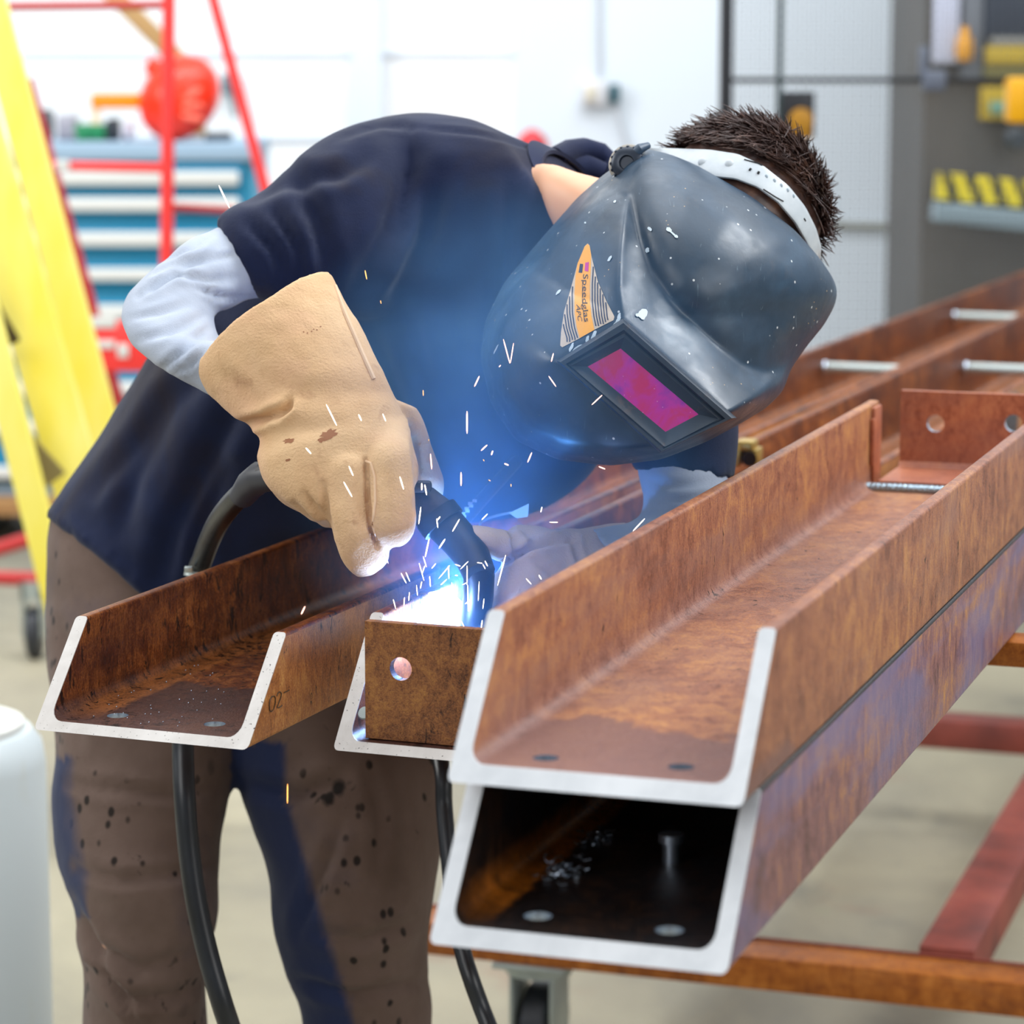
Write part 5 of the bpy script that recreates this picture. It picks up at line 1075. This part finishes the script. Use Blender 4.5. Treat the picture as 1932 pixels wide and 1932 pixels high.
M_smoke = bpy.data.materials.new('smoke_volume'); M_smoke.use_nodes = True; nt = M_smoke.node_tree; nt.nodes.clear()
outn = nt.nodes.new('ShaderNodeOutputMaterial'); pv = nt.nodes.new('ShaderNodeVolumePrincipled'); nt.links.new(pv.outputs[0], outn.inputs['Volume'])
pv.inputs['Color'].default_value = (.22, .52, 1, 1); pv.inputs['Anisotropy'].default_value = .1
tcn = nt.nodes.new('ShaderNodeTexCoord'); nz = nt.nodes.new('ShaderNodeTexNoise'); nz.inputs['Scale'].default_value = 9; nz.inputs['Detail'].default_value = 4; nz.inputs['Distortion'].default_value = .8
nt.links.new(tcn.outputs['Object'], nz.inputs['Vector'])
def vm(op, a, b=0.0, clamp=False):
    r = nt.nodes.new('ShaderNodeMath'); r.operation = op; r.use_clamp = clamp
    for i, k in enumerate((a, b)):
        if isinstance(k, (int, float)): r.inputs[i].default_value = k
        else: nt.links.new(k, r.inputs[i])
    return r.outputs[0]
gen = nt.nodes.new('ShaderNodeVectorMath'); gen.operation = 'SUBTRACT'; nt.links.new(tcn.outputs['Generated'], gen.inputs[0]); gen.inputs[1].default_value = (.5, .5, .5)
ln2 = nt.nodes.new('ShaderNodeVectorMath'); ln2.operation = 'LENGTH'; nt.links.new(gen.outputs[0], ln2.inputs[0])
edge = vm('MULTIPLY', vm('SUBTRACT', .5, ln2.outputs['Value'], True), 2.4, True)
pl2 = nt.nodes.new('ShaderNodeMapRange'); nt.links.new(nz.outputs['Fac'], pl2.inputs[0]); pl2.inputs[1].default_value = .38; pl2.inputs[2].default_value = .72; pl2.clamp = True
fall = nt.nodes.new('ShaderNodeVectorMath'); fall.operation = 'LENGTH'; nt.links.new(tcn.outputs['Object'], fall.inputs[0])
near = vm('DIVIDE', .008, vm('ADD', vm('MULTIPLY', fall.outputs['Value'], fall.outputs['Value']), .0012))
dens = vm('MULTIPLY', edge, vm('ADD', vm('MULTIPLY', vm('ADD', pl2.outputs[0], .20), 5.6), near)); nt.links.new(dens, pv.inputs['Density'])
mb = MB(); sc_ = P(965, 840, 2.57); mb.ellipsoid(sc_, (RIGHT*.215, FWD*.20, UP*.25), 32, 20)
solo('welding_smoke', mb, M_smoke, 'blue-lit welding smoke drifting up from the arc', 'smoke', tuple(P(820, 1150, 2.56)), kind='stuff', angle=180)

z5 = lambda x, y: (640+x*.33126, 640+y*.33126)
M_sp = glow('spark_white', (1, .80, .66, 1), 4.5); M_spo = glow('spark_orange', (1, .42, .10, 1), 3.2); M_spp = glow('spark_pink', (1, .50, .38, 1), 4.0)
def spark(a, b, d, r, m, label, group=None, d2=None):
    A, B = P(*a, d), P(*b, d2 or d)
    if (A-B).length < .001: B = A+UP*.0012
    mid = A+(B-A)*.5; mb = MB(); r *= .62; mb.tube([A, A+(B-A)*.15, mid, A+(B-A)*.85, B], [r*.35, r*.9, r, r*.9, r*.35], 6)
    return solo('spark', mb, m, label, 'spark', tuple(A), group, angle=180)
def sparks(lst, d, r, m, label, group, jit=.02):
    rs = random.Random(len(lst))
    for x1, y1, x2, y2 in lst:
        dd = d+rs.uniform(-jit, jit); spark(z5(x1, y1), z5(x2, y2), dd, r*rs.uniform(.8, 1.15), m, label, group)
sparks([(110, 428, 127, 465), (248, 425, 265, 467), (55, 722, 80, 778), (25, 812, 73, 898), (345, 782, 367, 855), (232, 1240, 258, 1278)], 2.44, .0010, M_sp, 'short pale spark streaking down in front of the tan gauntlet', 'sparks before the tan gauntlet', .006)
sparks([(798, 210, 770, 270), (728, 410, 728, 538), (843, 602, 808, 635), (1097, 645, 1073, 702), (940, 708, 965, 718), (694, 757, 694, 836), (875, 635, 866, 660), (520, 652, 527, 740), (1478, 725, 1515, 740)], 2.53, .0012, M_spp, 'pinkish spark flying up through the blue smoke', 'sparks in the blue smoke', .008)
sparks([(478, 290, 479, 322), (510, 578, 511, 584), (820, 685, 826, 695), (850, 800, 862, 808), (978, 825, 979, 840), (632, 938, 626, 960)], 2.56, .0006, M_spo, 'tiny dim orange spark against the blue shirt', 'tiny orange sparks', .008)
sparks([(935, 0, 972, 138), (993, 22, 975, 135), (920, 148, 910, 158), (1220, 80, 1208, 128), (1193, 210, 1235, 270), (1498, 318, 1438, 374)], 2.455, .0008, M_spp, 'thin spark in front of the dark welding mask', 'sparks before the mask', .004)
sparks([(470, 820, 470, 860), (487, 828, 498, 888), (465, 955, 453, 1053), (555, 1022, 562, 1075), (575, 1010, 560, 1030), (512, 1138, 490, 1240), (603, 1138, 568, 1192), (685, 1025, 645, 1095)], 2.48, .0010, M_sp, 'white-hot spark crossing in front of the torch neck', 'sparks before the torch', .006)
sparks([(845, 995, 812, 1028), (1198, 1042, 1245, 1043), (1155, 955, 1148, 985), (1740, 1022, 1673, 1093), (948, 1230, 902, 1403), (1065, 1363, 1093, 1395), (1137, 1343, 1152, 1368)], 2.50, .0009, M_sp, 'spark in front of the arc-paled far gauntlet and beam', 'sparks before the far gauntlet', .006)
sparks([(250, 1213, 280, 1277), (352, 1332, 382, 1390), (380, 1328, 402, 1380), (478, 1237, 497, 1297), (455, 1275, 483, 1375), (488, 1290, 470, 1340), (550, 1278, 527, 1305), (630, 1288, 567, 1363), (660, 1282, 690, 1293), (735, 1265, 690, 1310), (785, 1272, 815, 1276), (830, 1262, 845, 1293), (818, 1282, 832, 1308), (622, 1290, 625, 1365),
        (660, 1345, 675, 1346), (728, 1290, 728, 1400), (612, 1368, 578, 1400), (730, 1385, 700, 1400), (797, 1380, 792, 1490), (640, 1385, 650, 1480), (515, 1350, 520, 1410), (680, 1487, 632, 1527), (745, 1485, 718, 1508), (732, 1400, 735, 1550), (825, 1478, 818, 1535), (308, 1482, 322, 1535), (372, 1470, 368, 1520), (565, 1430, 545, 1500), (580, 1500, 600, 1580), (600, 1540, 620, 1600), (695, 1605, 715, 1645), (815, 1600, 808, 1650), (400, 1440, 396, 1490), (440, 1400, 446, 1460), (470, 1380, 462, 1420), (530, 1440, 520, 1520), (655, 1560, 640, 1620)],
       2.462, .0007, M_sp, 'bright spark in the dense burst right over the arc', 'sparks bursting from the arc', .012)
spark((413, 350), (433, 392), 2.62, .0011, M_sp, 'lone pale spark above the navy sleeve edge at upper left'); spark((688.7, 510), (692, 527), 2.55, .0008, M_spo, 'orange spark just right of the gauntlet cuff top')
spark((718, 567), (719, 573), 2.6, .0005, M_spo, 'faint red speck of a spark right of the cuff, on the shirt'); spark((575.6, 1144), (568.3, 1159), 2.70, .0011, M_spp, 'red spark over the trough of the left channel')
spark((542.6, 1479), (542.3, 1516), 2.72, .0009, M_spo, 'orange spark falling before the dark trouser leg'); spark((615.5, 763), (635.4, 803), 2.435, .0010, M_sp, 'longest pale spark over the scorch on the gauntlet'); spark((577, 845), (587, 856), 2.435, .0012, M_sp, 'stubby bright spark low on the gauntlet back')
